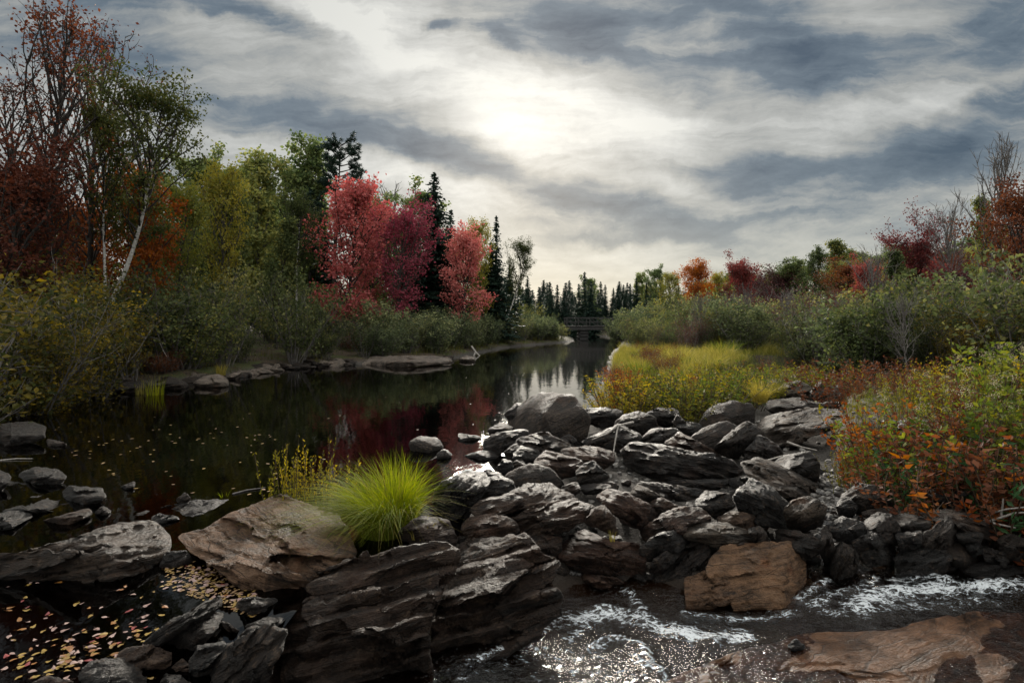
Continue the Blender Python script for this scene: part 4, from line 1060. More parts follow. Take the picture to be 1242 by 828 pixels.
def broadleaf(seed, h=10.0, base=0.25, rad=2.4, nb=26, nl=9000, ls=0.17, shape='oval', lean=(0, 0), r0=0.13, ang=50, sub=6, sig=0.28, mat='poplar', bark='grey', trunks=1,
              twigs=True, low=0.6, up=0.10, nleaf_top=1.0, upb=0.5):
    rng = np.random.default_rng(seed)
    paths, tips, tipc = [], [], []
    for k in range(trunks):
        a = rng.uniform(0, 6.28)
        ln = np.array([lean[0] + (0.22 * cos(a) if trunks > 1 else 0), lean[1] + (0.22 * sin(a) if trunks > 1 else 0), 1.0])
        TP, _ = limb((0.12 * cos(a) * (trunks > 1), 0.12 * sin(a) * (trunks > 1), -0.25), ln, h * 1.0 * (1 if k == 0 else rng.uniform(.75, .95)), 14, rng, 0.045, 0.03)
        TR = r0 * (1 - np.linspace(0, 1, 15) ** 1.1 * 0.93)
        paths.append((TP, TR))
        for i in range(nb // trunks):
            f = base + (1 - base) * ((i + rng.uniform(0, 1)) / (nb // trunks)) ** 0.9
            f = min(f, 0.985)
            x = (f - base) / (1 - base)
            s = {'oval': (sin(pi * min(1, 0.10 + 0.9 * x)) ** 0.65), 'cone': (1.05 - x) ** 0.8, 'top': 0.35 + 0.75 * sin(pi * min(1, 0.2 + 0.7 * x)), 'column': 0.75 * (1.05 - x) ** 0.3,
                 'umbrella': 0.30 + 0.8 * x}[shape]
            L = rad * s * rng.uniform(0.72, 1.15) + 0.15
            j = f * 14
            p0 = TP[int(j)] + (TP[min(int(j) + 1, 14)] - TP[int(j)]) * (j - int(j))
            az = i * 2.4 + rng.uniform(-.5, .5)
            el = radians(90 - ang * rng.uniform(0.75, 1.25) * (1 - 0.45 * x))
            d = (cos(az) * cos(el), sin(az) * cos(el), sin(el))
            BP, bd = limb(p0, d, L / max(cos(el), 0.5), 6, rng, 0.14, up)
            br = min(r0 * 0.42, 0.012 + 0.016 * L)
            paths.append((BP, br * (1 - np.linspace(0, 1, 7) * 0.85)))
            cv = rng.uniform(0, 1)
            for q in range(sub):
                ff = rng.uniform(0.30, 1.0)
                jj = ff * 6
                p1 = BP[int(jj)] if int(jj) >= 6 else BP[int(jj)] + (BP[int(jj) + 1] - BP[int(jj)]) * (jj - int(jj))
                dd = unit(unit(BP[min(int(jj) + 1, 6)] - BP[max(int(jj) - 1, 0)]) + rng.normal(size=3) * 0.65 + np.array([0, 0, 0.12]))
                l2 = L * rng.uniform(0.18, 0.45) * (1.2 - 0.5 * ff) + 0.12
                SP, _ = limb(p1, dd, l2, 3, rng, 0.2, up)
                if twigs:
                    paths.append((SP, br * 0.35 * (1 - np.linspace(0, 1, 4) * 0.8) + 0.003))
                tips += [SP[1], SP[2], SP[3], SP[3]]
                c2 = 0.6 * cv + 0.4 * rng.uniform(0, 1)
                tipc += [c2] * 4
    tips, tipc = np.array(tips), np.array(tipc)
    big = [p for p in paths if p[1][0] > 0.022]
    sm = [p for p in paths if p[1][0] <= 0.022]
    Vt, Qt = tubes(big, 7)
    fs = [Qt]
    if sm:
        V2, Q2 = tubes(sm, 3)
        fs.append(Q2 + len(Vt)); Vt = np.concatenate([Vt, V2])
    tm = mk_mesh('trunk', Vt, fs, BK[bark])
    if bark == 'birch':
        tm.materials.append(BK['dark'])
        n0 = (len(big[0][0]) - 1) * 7
        mi = np.ones(len(tm.polygons), np.int32); mi[:n0] = 0
        tm.polygons.foreach_set('material_index', mi)
    parts = [('trunk', tm)]
    if nl:
        ix = rng.integers(0, len(tips), nl)
        pos = tips[ix] + rng.normal(size=(nl, 3)) * sig * np.array([1, 1, 0.72])
        ok = pos[:, 2] > low
        V, Q, R = leaves(pos[ok], ls, rng, 0.72, upb, tipc[ix][ok])
        parts.append(('crown', mk_mesh('crown', V, Q, LM[mat], False, {'rnd': R})))
    return {'parts': parts, 'h': h}

def spruce(seed, h=11.0, rad=1.5, nw=38, dens=1.0, base=0.06, mat='spruce', ragged=0.25):
    rng = np.random.default_rng(seed)
    TP = np.array([[rng.normal() * .03, rng.normal() * .03, z] for z in np.linspace(-0.2, h, 12)])
    paths = [(TP, 0.12 * (1 - np.linspace(0, 1, 12) * 0.95))]
    P, D, S, C = [], [], [], []
    for i in range(nw):
        x = i / (nw - 1)
        z0 = h * (base + (0.985 - base) * x)
        R = rad * ((1 - x) ** 0.85 * 0.97 + 0.03) * rng.uniform(1 - ragged, 1 + ragged * 0.6)
        nbr = int(7 + 2 * (1 - x))
        cv0 = rng.uniform(0, 1)
        for b in range(nbr):
            az = b / nbr * 6.283 + rng.uniform(-.4, .4) + i * 0.7
            L = R * rng.uniform(0.7, 1.12)
            if rng.uniform() < 0.07:
                continue
            o = np.array([cos(az), sin(az), 0.0])
            z = z0 + rng.uniform(-.9, .9) * h / nw
            n = max(2, int(L / 0.16 * dens))
            tt = np.linspace(0.12, 1, n)
            pp = np.array([0, 0, z]) + o[None] * (L * tt)[:, None] + np.array([0, 0, 1.0])[None] * (0.10 * L * tt - 0.42 * L * tt ** 2 + 0.16 * L * tt ** 4)[:, None]
            if L > 0.5:
                paths.append((pp[[0, n // 2, -1]] if n > 2 else pp[[0, -1]], np.linspace(0.018, 0.005, 3 if n > 2 else 2)))
            sd = np.cross(o, [0, 0, 1.0])
            for sgn in (-1, 1, 0):
                w = (0.30 * L * (1.05 - tt) + 0.10) if sgn else np.full(n, 0.16)
                dirv = unit(o * 0.55 + sd * sgn * 0.9 + np.array([0, 0, -0.28]) + rng.normal(size=(n, 3)) * 0.14)
                P.append(pp + dirv * w[:, None] * 0.5); D.append(dirv); S.append(w + 0.10)
                C.append(np.full(n, 0.5 * cv0 + 0.5 * rng.uniform()))
    P, D, S, C = np.concatenate(P), np.concatenate(D), np.concatenate(S), np.concatenate(C)
    V, Q, Rv = leaves(P, S, rng, 0.42, 1.2, C, axis=D * 2.2, fold=-0.03)
    Vt, Qt = tubes([paths[0]], 7)
    fs = [Qt]
    for kk in (2, 3):
        g = [p for p in paths[1:] if len(p[0]) == kk]
        if g:
            V2, Q2 = tubes(g, 3); fs.append(Q2 + len(Vt)); Vt = np.concatenate([Vt, V2])
    return {'parts': [('trunk', mk_mesh('trunk', Vt, fs, BK['dark'])), ('crown', mk_mesh('crown', V, Q, LM[mat], False, {'rnd': Rv}))], 'h': h}

def pine(seed, h=14.0):
    rng = np.random.default_rng(seed)
    TP, _ = limb((0, 0, -.2), (0, 0, 1), h, 12, rng, 0.02, 0.03)
    paths = [(TP, 0.17 * (1 - np.linspace(0, 1, 13) * 0.9))]
    tp = []
    for i in range(52):
        f = 0.42 + 0.57 * (i / 51) ** 0.9
        L = (2.3 * (1 - (f - 0.42) / 0.62) ** 0.6 + 0.3) * rng.uniform(.6, 1.15)
        az = i * 2.4 + rng.uniform(-.5, .5)
        j = f * 12
        p0 = TP[int(j)] + (TP[min(int(j) + 1, 12)] - TP[int(j)]) * (j - int(j))
        BP, _ = limb(p0, (cos(az), sin(az), 0.25), L, 5, rng, 0.10, 0.14)
        paths.append((BP, np.linspace(0.05, 0.012, 6)))
        for q in range(6):
            p1 = BP[rng.integers(2, 6)]
            SP, _ = limb(p1, unit(np.array([cos(az), sin(az), .3]) + rng.normal(size=3) * .6), rng.uniform(.25, .6), 2, rng, .15, .25)
            paths.append((SP, np.linspace(0.012, 0.005, 3)))
            tp += [SP[-1], SP[1]]
    tp = np.array(tp)
    n = 30
    c = np.repeat(tp, n, 0)
    d = unit(rng.normal(size=(len(c), 3)) + np.array([0, 0, 0.45]))
    V, Q, R = leaves(c + d * 0.11, 0.25, rng, 0.14, 0.2, np.repeat(rng.uniform(0, 1, len(tp)), n), axis=d * 4, fold=0)
    Vt, Qt = tubes(paths, 5) if False else (None, None)
    a = [p for p in paths if len(p[0]) > 3]; b = [p for p in paths if len(p[0]) <= 3]
    Vt, Q1 = tubes(a, 6); V2, Q2 = tubes(b, 3)
    return {'parts': [('trunk', mk_mesh('trunk', np.concatenate([Vt, V2]), [Q1, Q2 + len(Vt)], BK['dark'])), ('crown', mk_mesh('crown', V, Q, LM['pine'], False, {'rnd': R}))], 'h': h}

def shrub(seed, h=3.2, rad=1.5, ns=13, nl=6500, ls=0.075, mat='alder', low=0.35, sub=7, bark='twig', sig=0.16, sr=0.022, axisup=0.3):
    rng = np.random.default_rng(seed)
    paths, tips, tc = [], [], []
    for s in range(ns):
        az = s * 2.4 + rng.uniform(-.4, .4)
        sp = rng.uniform(0.10, 0.75)
        L = h * rng.uniform(.70, 1.08)
        SP, _ = limb((0.16 * rad * cos(az) * rng.uniform(.2, 1), 0.16 * rad * sin(az) * rng.uniform(.2, 1), -.12), (cos(az) * sp * rad / h * 1.6, sin(az) * sp * rad / h * 1.6, 1), L, 8, rng, 0.10, 0.04)
        paths.append((SP, sr * h / 3 * (1 - np.linspace(0, 1, 9) * .85)))
        cv = rng.uniform()
        for q in range(sub):
            f = rng.uniform(.22, 1) * 8
            p1 = SP[int(f)]
            TPt, _ = limb(p1, unit(np.array([rng.normal() * .8, rng.normal() * .8, .7])), h * rng.uniform(.10, .30), 3, rng, .2, .06)
            paths.append((TPt, np.linspace(sr * .35, .003, 4)))
            tips += [TPt[1], TPt[2], TPt[3], TPt[3]]
            tc += [.5 * cv + .5 * rng.uniform()] * 4
    tips, tc = np.array(tips), np.array(tc)
    ix = rng.integers(0, len(tips), nl)
    pos = tips[ix] + rng.normal(size=(nl, 3)) * sig
    ok = pos[:, 2] > low * rng.uniform(.3, 1.5, nl)
    V, Q, R = leaves(pos[ok], ls, rng, .62, .4, tc[ix][ok])
    a = [p for p in paths if len(p[0]) == 9]; b = [p for p in paths if len(p[0]) != 9]
    Vt, Q1 = tubes(a, 5); V2, Q2 = tubes(b, 3)
    return {'parts': [('stems', mk_mesh('stems', np.concatenate([Vt, V2]), [Q1, Q2 + len(Vt)], BK[bark])), ('foliage', mk_mesh('foliage', V, Q, LM[mat], False, {'rnd': R}))], 'h': h}

def herb(seed, h=0.9, rad=0.45, ns=26, mat='gold', ls=0.065, per=18, flower=None, aspect=.32, bark='stem'):
    """a clump of leafy stems, each set with leaves all the way up"""
    rng = np.random.default_rng(seed)
    paths, lp, la, cl, fp = [], [], [], [], []
    for s in range(ns):
        a, r = rng.uniform(0, 6.28), rad * rng.uniform(0, 1) ** .6
        L = h * rng.uniform(.6, 1.1)
        SP, d = limb((r * .6 * cos(a), r * .6 * sin(a), -.05), (cos(a) * .45 * r / rad, sin(a) * .45 * r / rad, 1), L, 6, rng, .09, 0.03)
        paths.append((SP, np.linspace(.006, .0025, 7)))
        cv = rng.uniform()
        for q in range(per):
            f = rng.uniform(.15, 1) * 6
            i = min(int(f), 5)
            p = SP[i] + (SP[i + 1] - SP[i]) * (f - i)
            az = q * 2.4 + rng.uniform(-.3, .3)
            dv = np.array([cos(az), sin(az), rng.uniform(.0, .7)])
            lp.append(p + dv * ls * .5); la.append(dv); cl.append(cv)
        fp.append(SP[-1])
    V, Q, R = leaves(np.array(lp), ls, rng, aspect, .6, np.array(cl), axis=np.array(la) * 3, fold=.05)
    Vt, Qt = tubes(paths, 3)
    parts = [('stems', mk_mesh('stems', Vt, Qt, BK[bark])), ('foliage', mk_mesh('foliage', V, Q, LM[mat], False, {'rnd': R}))]
    if flower:
        fp = np.array(fp)[rng.uniform(size=len(fp)) < .75]
        n = 40
        c = np.repeat(fp, n, 0) + rng.normal(size=(len(fp) * n, 3)) * np.array([.030, .030, .022]) * (h / .9)
        V, Q, R = leaves(c, .018, rng, .8, 1.0)
        parts.append(('blossoms', mk_mesh('blossoms', V, Q, LM[flower], False, {'rnd': R})))
    return {'parts': parts, 'h': h}

def tussock_mesh(seed, n, h, spread, mat, width=.006, droop=.6, base=.12, segs=5, wind=(0, 0)):
    rng = np.random.default_rng(seed)
    a = rng.uniform(0, 6.283, n)
    r = base * np.sqrt(rng.uniform(0, 1, n))
    root = np.stack([r * np.cos(a), r * np.sin(a), np.zeros(n) - .03], -1)
    lean = spread * rng.uniform(.15, 1, n)
    a2 = a + rng.normal(size=n) * .6
    tip = np.stack([lean * np.cos(a2) + wind[0], lean * np.sin(a2) + wind[1]], -1)
    V, Q, R, T = blades(root, tip, h * rng.uniform(.38, 1.08, n) ** 1.1, width * rng.uniform(.6, 1.3, n), rng, droop, segs)
    return mk_mesh('grass_tussock', V, Q, LM[mat], True, {'rnd': R})

# ------------------------------------------------------------------ prototypes
PR = {
 'pink': [broadleaf(11, 9.5, .10, 2.6, 46, 8800, .19, 'oval', mat='pink', bark='dark', ang=58, sig=.24, sub=7, low=.9), broadleaf(12, 9, .14, 2.5, 40, 7200, .19, 'oval', mat='pink', bark='dark', sig=.25, sub=7, low=1.0)],
 'crimson': [broadleaf(13, 9.5, .16, 2.8, 44, 8000, .19, 'oval', mat='crimson', bark='grey', sig=.26, sub=7, low=1.0)],
 'red': [broadleaf(14, 8, .20, 2.5, 34, 10000, .17, 'oval', mat='red', bark='grey', sig=.28)],
 'orange': [broadleaf(15, 8, .20, 2.4, 34, 10000, .17, 'oval', mat='orange', bark='grey', sig=.28)],
 'dkred': [broadleaf(16, 8, .45, 2.2, 44, 12000, .17, 'umbrella', mat='umb', bark='dark', sig=.30, ang=62, up=.05, sub=8), broadleaf(17, 8, .22, 2.6, 34, 8500, .15, 'oval', mat='dkred', bark='dark', sig=.26)],
 'rust': [broadleaf(18, 8, .18, 2.6, 36, 9000, .14, 'oval', mat='rust', bark='dark', sig=.26)],
 'purple': [broadleaf(19, 6, .18, 2.4, 32, 6500, .14, 'oval', mat='purple', bark='twig', sig=.26)],
 'poplar': [broadleaf(21, 12, .22, 2.3, 46, 7600, .23, 'oval', mat='poplar', bark='grey', sig=.22), broadleaf(22, 12, .25, 1.9, 42, 6000, .23, 'column', mat='poplar', bark='grey', sig=.22)],
 'dull': [broadleaf(23, 12, .15, 2.6, 48, 8200, .22, 'oval', mat='dull', bark='dark', sig=.22), broadleaf(24, 11, .12, 2.3, 42, 7000, .22, 'cone', mat='dull', bark='dark', sig=.22)],
 'yellow': [broadleaf(25, 10, .18, 2.2, 40, 8500, .16, 'oval', mat='yellow', bark='grey', sig=.28)],
 'birch': [broadleaf(26, 11, .50, 2.3, 34, 7500, .125, 'oval', lean=(.07, 0), mat='birch', bark='birch', sig=.20, r0=.15), broadleaf(27, 11, .50, 2.2, 34, 8500, .125, 'oval', lean=(.30, .05), mat='birch', bark='birch', sig=.20, r0=.14)],
 'sparse': [broadleaf(28, 13, .25, 2.7, 46, 2600, .13, 'oval', mat='dkred', bark='dark', sig=.20, r0=.17, ang=42, sub=9, up=.16, low=2), broadleaf(29, 13, .22, 2.6, 46, 1500, .12, 'oval', mat='dkred', bark='dark', sig=.18, r0=.15, ang=40, sub=9, up=.16, low=2)],
 'bare': [broadleaf(31, 9, .32, 1.3, 40, 0, .1, 'oval', bark='twig', r0=.10, ang=30, sub=11, up=.22), broadleaf(32, 6, .25, 1.7, 34, 0, .1, 'oval', bark='twig', r0=.07, ang=42, sub=11, up=.16)],
 'spruce': [spruce(33, 11, 2.3, 60, 1.1), spruce(34, 11, 1.9, 60, 1.1), spruce(35, 11, 1.5, 58, 1.1, ragged=.35)],
 'pine': [pine(36)],
 'alder': [shrub(41, 3.2, 1.7, 17, 2300, .13, 'alder', sub=10, sig=.10), shrub(42, 3.0, 1.5, 15, 1700, .13, 'alder', sub=10, sig=.10), shrub(43, 3.3, 1.6, 16, 1300, .12, 'alder', sub=11, sig=.09)],
 'willow': [shrub(44, 2.8, 1.8, 20, 2400, .15, 'willow', low=.2, sub=9, sig=.11), shrub(45, 2.7, 1.7, 19, 2100, .15, 'willow', low=.2, sub=10, sig=.10)],
 'yshrub': [shrub(46, 3.2, 1.7, 16, 3000, .092, 'alder_yellow', sub=9, sig=.11), shrub(47, 3.0, 1.5, 14, 2300, .092, 'alder_yellow', sub=9, sig=.11)],
 'dshrub': [shrub(48, 3.0, 1.7, 15, 3200, .11, 'dull', sub=9, sig=.11), shrub(49, 2.8, 1.6, 14, 2500, .11, 'dull', sub=9, sig=.11)],
 'pshrub': [shrub(50, 2.6, 1.5, 17, 2600, .060, 'purple', sub=11), shrub(51, 1.4, 1.1, 20, 4500, .045, 'rust', low=.1, sub=9, sig=.10)],
 'gold': [herb(61, .75, .5, 34, 'gold', .060, 20), herb(62, .8, .5, 30, 'herb', .065, 20), herb(63, .7, .45, 30, 'orange', .050, 20)],
 'tall': [herb(64, 1.35, .6, 24, 'herb', .105, 20, 'flower', .34), herb(65, 1.25, .6, 22, 'gold', .085, 20, None, .38), herb(66, 1.3, .55, 20, 'herb', .13, 15, None, .42)],
 'rusty': [herb(67, .95, .65, 40, 'rust', .055, 28, None, .5), herb(68, .7, .6, 36, 'rustred', .046, 26, None, .5), herb(69, .8, .6, 36, 'rust', .050, 24, None, .5)],
 'fern': [herb(70, .6, .5, 24, 'fern', .06, 30, None, .28)],
 'ysap': [herb(71, .55, .34, 34, 'gold', .028, 50, None, .34)],
}

for _k in PR:
    for _p in PR[_k]:
        _z = np.zeros(len(_p['parts'][-1][1].vertices) * 3, np.float32)
        (_p['parts'][1 if len(_p['parts']) > 1 else 0][1]).vertices.foreach_get('co', _z) if len(_p['parts']) < 3 else _z
        if len(_p['parts']) < 3:
            _p['h'] = float(np.percentile(_z[2::3], 99.7))

def merged(name, items, label=None):
    """plants that read as one mass, in one object"""
    VV, FF, MI, RR, b, mats = [], [], [], [], 0, []
    for pr, loc, rot, sc in items:
        R_ = np.array([[cos(rot), -sin(rot), 0], [sin(rot), cos(rot), 0], [0, 0, 1]])
        off_ = np.random.default_rng(int(abs(loc[0]) * 1000)).uniform(-.25, .25)
        for pn, me in pr['parts']:
            v = np.zeros(len(me.vertices) * 3, np.float32); me.vertices.foreach_get('co', v)
            v = (v.reshape(-1, 3) * np.array(sc)) @ R_.T + np.array(loc)
            lt = np.zeros(len(me.polygons), np.int32); me.polygons.foreach_get('loop_total', lt)
            f = np.zeros(len(me.loops), np.int32); me.loops.foreach_get('vertex_index', f)
            f = f.reshape(-1, 4)
            m_ = me.materials[0]
            if m_ not in mats:
                mats.append(m_)
            rv = np.zeros(len(me.vertices), np.float32)
            if 'rnd' in me.attributes:
                me.attributes['rnd'].data.foreach_get('value', rv)
                rv = np.clip(rv + off_, 0, 1)
            VV.append(v); FF.append(f + b); RR.append(rv); MI.append(np.full(len(f), mats.index(m_), np.int32)); b += len(v)
    me = mk_mesh(name, np.concatenate(VV), np.concatenate(FF), None, False, {'rnd': np.concatenate(RR)})
    for m_ in mats:
        me.materials.append(m_)
    mi = np.concatenate(MI)
    if len(mi) == len(me.polygons):
        me.polygons.foreach_set('material_index', mi)
    return link(name, me, None, label, None, None, 'stuff')
# ------------------------------------------------------------------ planting
rng = np.random.default_rng(2024)
def tree(kind, px, D, top, name, label, cat='tree', group=None, var=None, wid=1.0, rot=None, bury=0.0):
    x = (px - CX) / F * D
    z = gz(x, D) - bury
    ht = CAM_H + (HY - top) / F * D - z
    pr = PR[kind][rng.integers(len(PR[kind])) if var is None else var]
    s = ht / pr['h']
    return place(pr, name, label, cat, (x, D, z), rng.uniform(0, 6.28) if rot is None else rot, (s * wid, s * wid, s), group)

def bush(kind, px, D, top, label, group, var=None, wid=1.0, name='shrub', cat='shrub'):
    return tree(kind, px, D, top, name, label, cat, group, var, wid)

# --- wooded bank across the river
tree('sparse', 62, 17.5, -18, 'maple_tree', "tallest tree, dark branching maple with thin dark red leaves against the sky", var=0, wid=1.0, rot=.4)
tree('sparse', 108, 22, 22, 'maple_tree', "thinly leaved dark maple beside the tallest tree, its trunk behind the birches", var=1, wid=1.05, rot=2.0)
tree('sparse', 12, 17, 70, 'maple_tree', "half bare maple at the frame edge with branches fanning into the sky", var=1, wid=1.15, rot=4.4)
tree('dkred', -8, 15.5, 165, 'maple_tree', "dark red maple under the half bare tree, cut by the frame edge", var=1, wid=1.05)
tree('dkred', 42, 19, 205, 'maple_tree', "low dark red maple between the bare trunks", var=1, wid=.9)
tree('orange', 165, 21.5, 190, 'maple_tree', "small orange maple glowing behind the two white birch trunks", var=0, wid=.85)
tree('birch', 127, 19.0, 108, 'birch_tree', "upright white birch with a straight pale trunk", var=0, wid=.62, rot=0.3)
tree('birch', 100, 19.2, 90, 'birch_tree', "leaning white birch whose crown hangs out towards the river", var=1, wid=.95, rot=-0.1)
tree('yellow', 212, 24, 222, 'poplar_tree', "yellow green tree next to the leaning birch", var=0, wid=.8)
tree('orange', 95, 25, 235, 'maple_tree', "orange brown maple filling the gap behind the birches", var=0, wid=1.0)
tree('dull', 30, 22, 230, 'broadleaf_tree', "dark green tree behind the red maples by the frame edge", var=0)
tree('poplar', 232, 34, 178, 'poplar_tree', "soft green poplar rising behind the yellow green tree", var=0)
tree('dull', 196, 32, 215, 'broadleaf_tree', "dark green tree between the birch crown and the soft green poplar", var=1)
tree('yellow', 276, 27, 200, 'poplar_tree', "slim tree with yellowing top and a dark straight trunk", var=0, wid=.72)
tree('dull', 268, 28, 222, 'broadleaf_tree', "dense green tree around the slim yellowing tree", var=0, wid=.8)
tree('poplar', 322, 38, 182, 'poplar_tree', "pale green poplar midway between the yellowing tree and the dark pine", var=1, wid=1.15)
tree('poplar', 296, 40, 194, 'poplar_tree', "hazy green poplar standing behind the slim yellowing tree", var=0)
tree('poplar', 352, 42, 188, 'poplar_tree', "rounded green poplar just before the dark pine", var=0)
tree('birch', 362, 31, 232, 'birch_tree', "birch with a slender white trunk beside the coral maple", var=0, wid=.8, rot=1.0)
tree('dull', 335, 30, 265, 'broadleaf_tree', "bushy green tree at the foot of the slender birch", var=1, wid=.9)
tree('poplar', 374, 43, 168, 'poplar_tree', "tall thin crowned poplar touching the dark pine", var=1)
tree('pine', 404, 41, 166, 'pine_tree', "dark pine with tufted branches standing above the coral maple", var=0, wid=1.2)
tree('pink', 416, 33, 216, 'maple_tree', "bright coral red maple, the largest red tree on the wooded bank", var=0, wid=1.02)
tree('crimson', 482, 37, 236, 'maple_tree', "crimson pink maple with a rounded crown beside the coral maple", var=0, wid=1.05)
tree('pink', 452, 38, 250, 'maple_tree', "coral maple squeezed between the largest red tree and the crimson one", var=1, wid=.7)
tree('spruce', 527, 41, 213, 'spruce_tree', "tall dark spruce standing between the crimson and the bright red maple", var=0, wid=1.15)
tree('pink', 560, 39, 268, 'maple_tree', "bright red maple leaning out past the tall dark spruce", var=1, wid=1.0)
tree('spruce', 547, 45, 256, 'spruce_tree', "smaller spruce peeping over the bright red maple", var=1)
tree('bare', 486, 50, 216, 'bare_tree', "leafless grey tree top showing above the crimson maple", var=0, wid=1.7)
tree('poplar', 505, 48, 224, 'poplar_tree', "green poplar behind the crimson maple", var=0)
tree('poplar', 447, 47, 232, 'poplar_tree', "green poplar behind the coral maples", var=0)
tree('yellow', 583, 47, 266, 'poplar_tree', "green and yellow tree following the bright red maple", var=0, wid=.7)
tree('dull', 572, 50, 280, 'broadleaf_tree', "dark leafy tree behind the green and yellow tree", var=1, wid=.9)
tree('spruce', 602, 50, 264, 'spruce_tree', "narrow pointed spruce spire at the end of the tall woods", var=2, wid=.95)
tree('spruce', 596, 49, 296, 'spruce_tree', "bushy spruce at the foot of the narrow spire", var=0, wid=1.5)
tree('birch', 606, 52, 288, 'birch_tree', "small birch sloping outwards at the end of the tall woods", var=1, wid=.8, rot=0)
tree('spruce', 618, 56, 322, 'spruce_tree', "low dark spruce stepping down to the water past the small birch", var=0, wid=1.3)
# second and third ranks behind
for i in range(46):
    px = rng.uniform(-160, 590)
    D = rng.uniform(40, 68) if px > 250 else rng.uniform(27, 52)
    top = np.interp(px, [-160, 0, 160, 220, 300, 400, 500, 560, 590], [190, 235, 250, 230, 215, 215, 245, 275, 290]) + rng.uniform(4, 40)
    kd, nm = [('poplar', 'poplar_tree'), ('dull', 'broadleaf_tree'), ('dull', 'broadleaf_tree'), ('spruce', 'spruce_tree')][rng.integers(4)]
    tree(kd, px, D, top, nm, {'poplar': "green poplar in the ranks behind the front trees of the wood", 'dull': "dark green tree in the ranks behind the front trees of the wood",
         'spruce': "dark spruce in the ranks behind the front trees of the wood"}[kd], group='trees deep in the wood across the river')
# undergrowth under the trees
UND = []
for i in range(110):
    px = rng.uniform(-160, 640)
    D = np.interp(px, [-160, 0, 200, 400, 560, 640], [17, 19, 25, 34, 46, 62]) + rng.uniform(0, 1) * 16
    x = (px - CX) / F * D
    if sdist(np.array([x]), np.array([D]), RIVER)[0] < 2.5:
        continue
    kd = ['dshrub', 'alder', 'dshrub'][rng.integers(3)]
    pr = PR[kd][1]
    s = rng.uniform(2.4, 4.2) / pr['h']
    UND.append((pr, (x, D, gz(x, D) - .1), rng.uniform(0, 6.28), (s * 1.1, s * 1.1, s)))
merged('undergrowth', UND)
# shrub belt on the wooded bank
LB = np.array(LEFT_SHORE[2:])
for i in range(112):
    u_ = rng.uniform(0, 1) ** 0.85
    seg_l = np.linalg.norm(np.diff(LB, axis=0), axis=1); cm = np.concatenate([[0], np.cumsum(seg_l)])
    s_ = u_ * cm[-1]
    k = min(int(np.searchsorted(cm, s_, side='right') - 1), len(LB) - 2)
    q = LB[k] + (LB[k + 1] - LB[k]) * ((s_ - cm[k]) / seg_l[k])
    dd = (LB[k + 1] - LB[k]) / seg_l[k]
    off = rng.uniform(0.9, 4.8) if i % 3 else rng.uniform(0.8, 1.6)
    q = q + np.array([-dd[1], dd[0]]) * off
    px = CX + q[0] / q[1] * F
    h = rng.uniform(1.2, 2.9) * (0.75 + 0.07 * off) * (1.25 if px < 260 else 1.0)
    kd = ('yshrub' if rng.uniform() < .45 else 'dshrub') if px < 240 else ('alder' if px < 430 else 'willow')
    if 240 <= px < 430 and rng.uniform() < .25:
        kd = 'dshrub'
    if px >= 430 and rng.uniform() < .3:
        kd = 'alder'
    lab = {'yshrub': "dark shrub flecked with yellow leaves on the shady river bank", 'dshrub': "dull green shrub in the thicket below the wood", 'alder': "grey green alder bush with thin grey stems on the wooded bank",
           'willow': "pale silvery green willow bush lining the far water's edge"}[kd]
    pr = PR[kd][rng.integers(len(PR[kd]))]
    s = h / pr['h']
    wd = s * rng.uniform(.9, 1.25)
    place(pr, 'shrub', lab, 'shrub', (q[0], q[1], gz(q[0], q[1]) - .05), rng.uniform(0, 6.28), (wd, wd, s), 'shrubs along the wooded bank')
tree('alder', 272, 22.5, 318, 'shrub', "tall open alder bush with many dark stems standing alone at the waterline", 'shrub', var=2, wid=.8)
tree('alder', 358, 26, 326, 'shrub', "green alder bush rising in front of the slender birch", 'shrub', var=0, wid=.8)
tree('dshrub', 122, 18.3, 362, 'shrub', "dull bush hiding the foot of the upright white birch", 'shrub', var=1, wid=1.0)
tree('yshrub', 158, 18.4, 372, 'shrub', "yellow flecked bush below the two white birch trunks", 'shrub', var=1, wid=1.0)
tree('alder', 205, 20, 322, 'shrub', "grey green bush below the leaning birch", 'shrub', var=1, wid=1.0)
for px, D, tp in ((-30, 11.5, 330), (20, 12.5, 345), (60, 14, 350), (100, 15, 362), (-60, 10, 300), (40, 16, 300), (10, 14.5, 320), (85, 17.5, 318), (-10, 12.3, 400), (40, 13.0, 405)):
    bush('yshrub', px, D, tp, "yellow flecked shrub hanging over the dark water at the frame edge", 'shrubs overhanging the dark water', wid=1.15)
tree('pshrub', 430, 31, 398, 'shrub', "low rust coloured bush glowing above the pale ledge", 'shrub', var=1, wid=1.2)
tree('pshrub', 196, 19.5, 418, 'shrub', "small brown bush beneath the grey green bush by the fallen log", 'shrub', var=1, wid=1.3)

# --- far forest behind the bridge
far = [(640, 74, 336), (655, 76, 349), (629, 72, 346), (668, 92, 352), (676, 100, 346), (684, 96, 350), (694, 104, 356), (702, 88, 345), (709, 86, 331), (717, 84, 342), (726, 100, 352), (734, 104, 346), (744, 98, 350),
       (750, 92, 347), (759, 104, 352), (765, 96, 355), (772, 90, 338), (784, 86, 344), (790, 94, 348), (803, 84, 336), (812, 92, 345), (820, 88, 350)]
for k, (px, D, tp) in enumerate(far):
    tree('spruce', px, D, tp, 'spruce_tree', "dark pointed spruce in the far row of conifers around the bridge", group='far conifers around the bridge', var=k % 3, wid=[1.0, 1.15, 1.3][k % 3])
for i in range(80):
    px = rng.uniform(600, 900)
    D = rng.uniform(95, 140)
    tree('spruce', px, D, rng.uniform(340, 362), 'spruce_tree', "small far off conifer filling the skyline beyond the bridge", group='distant conifers beyond the bridge', wid=1.4)
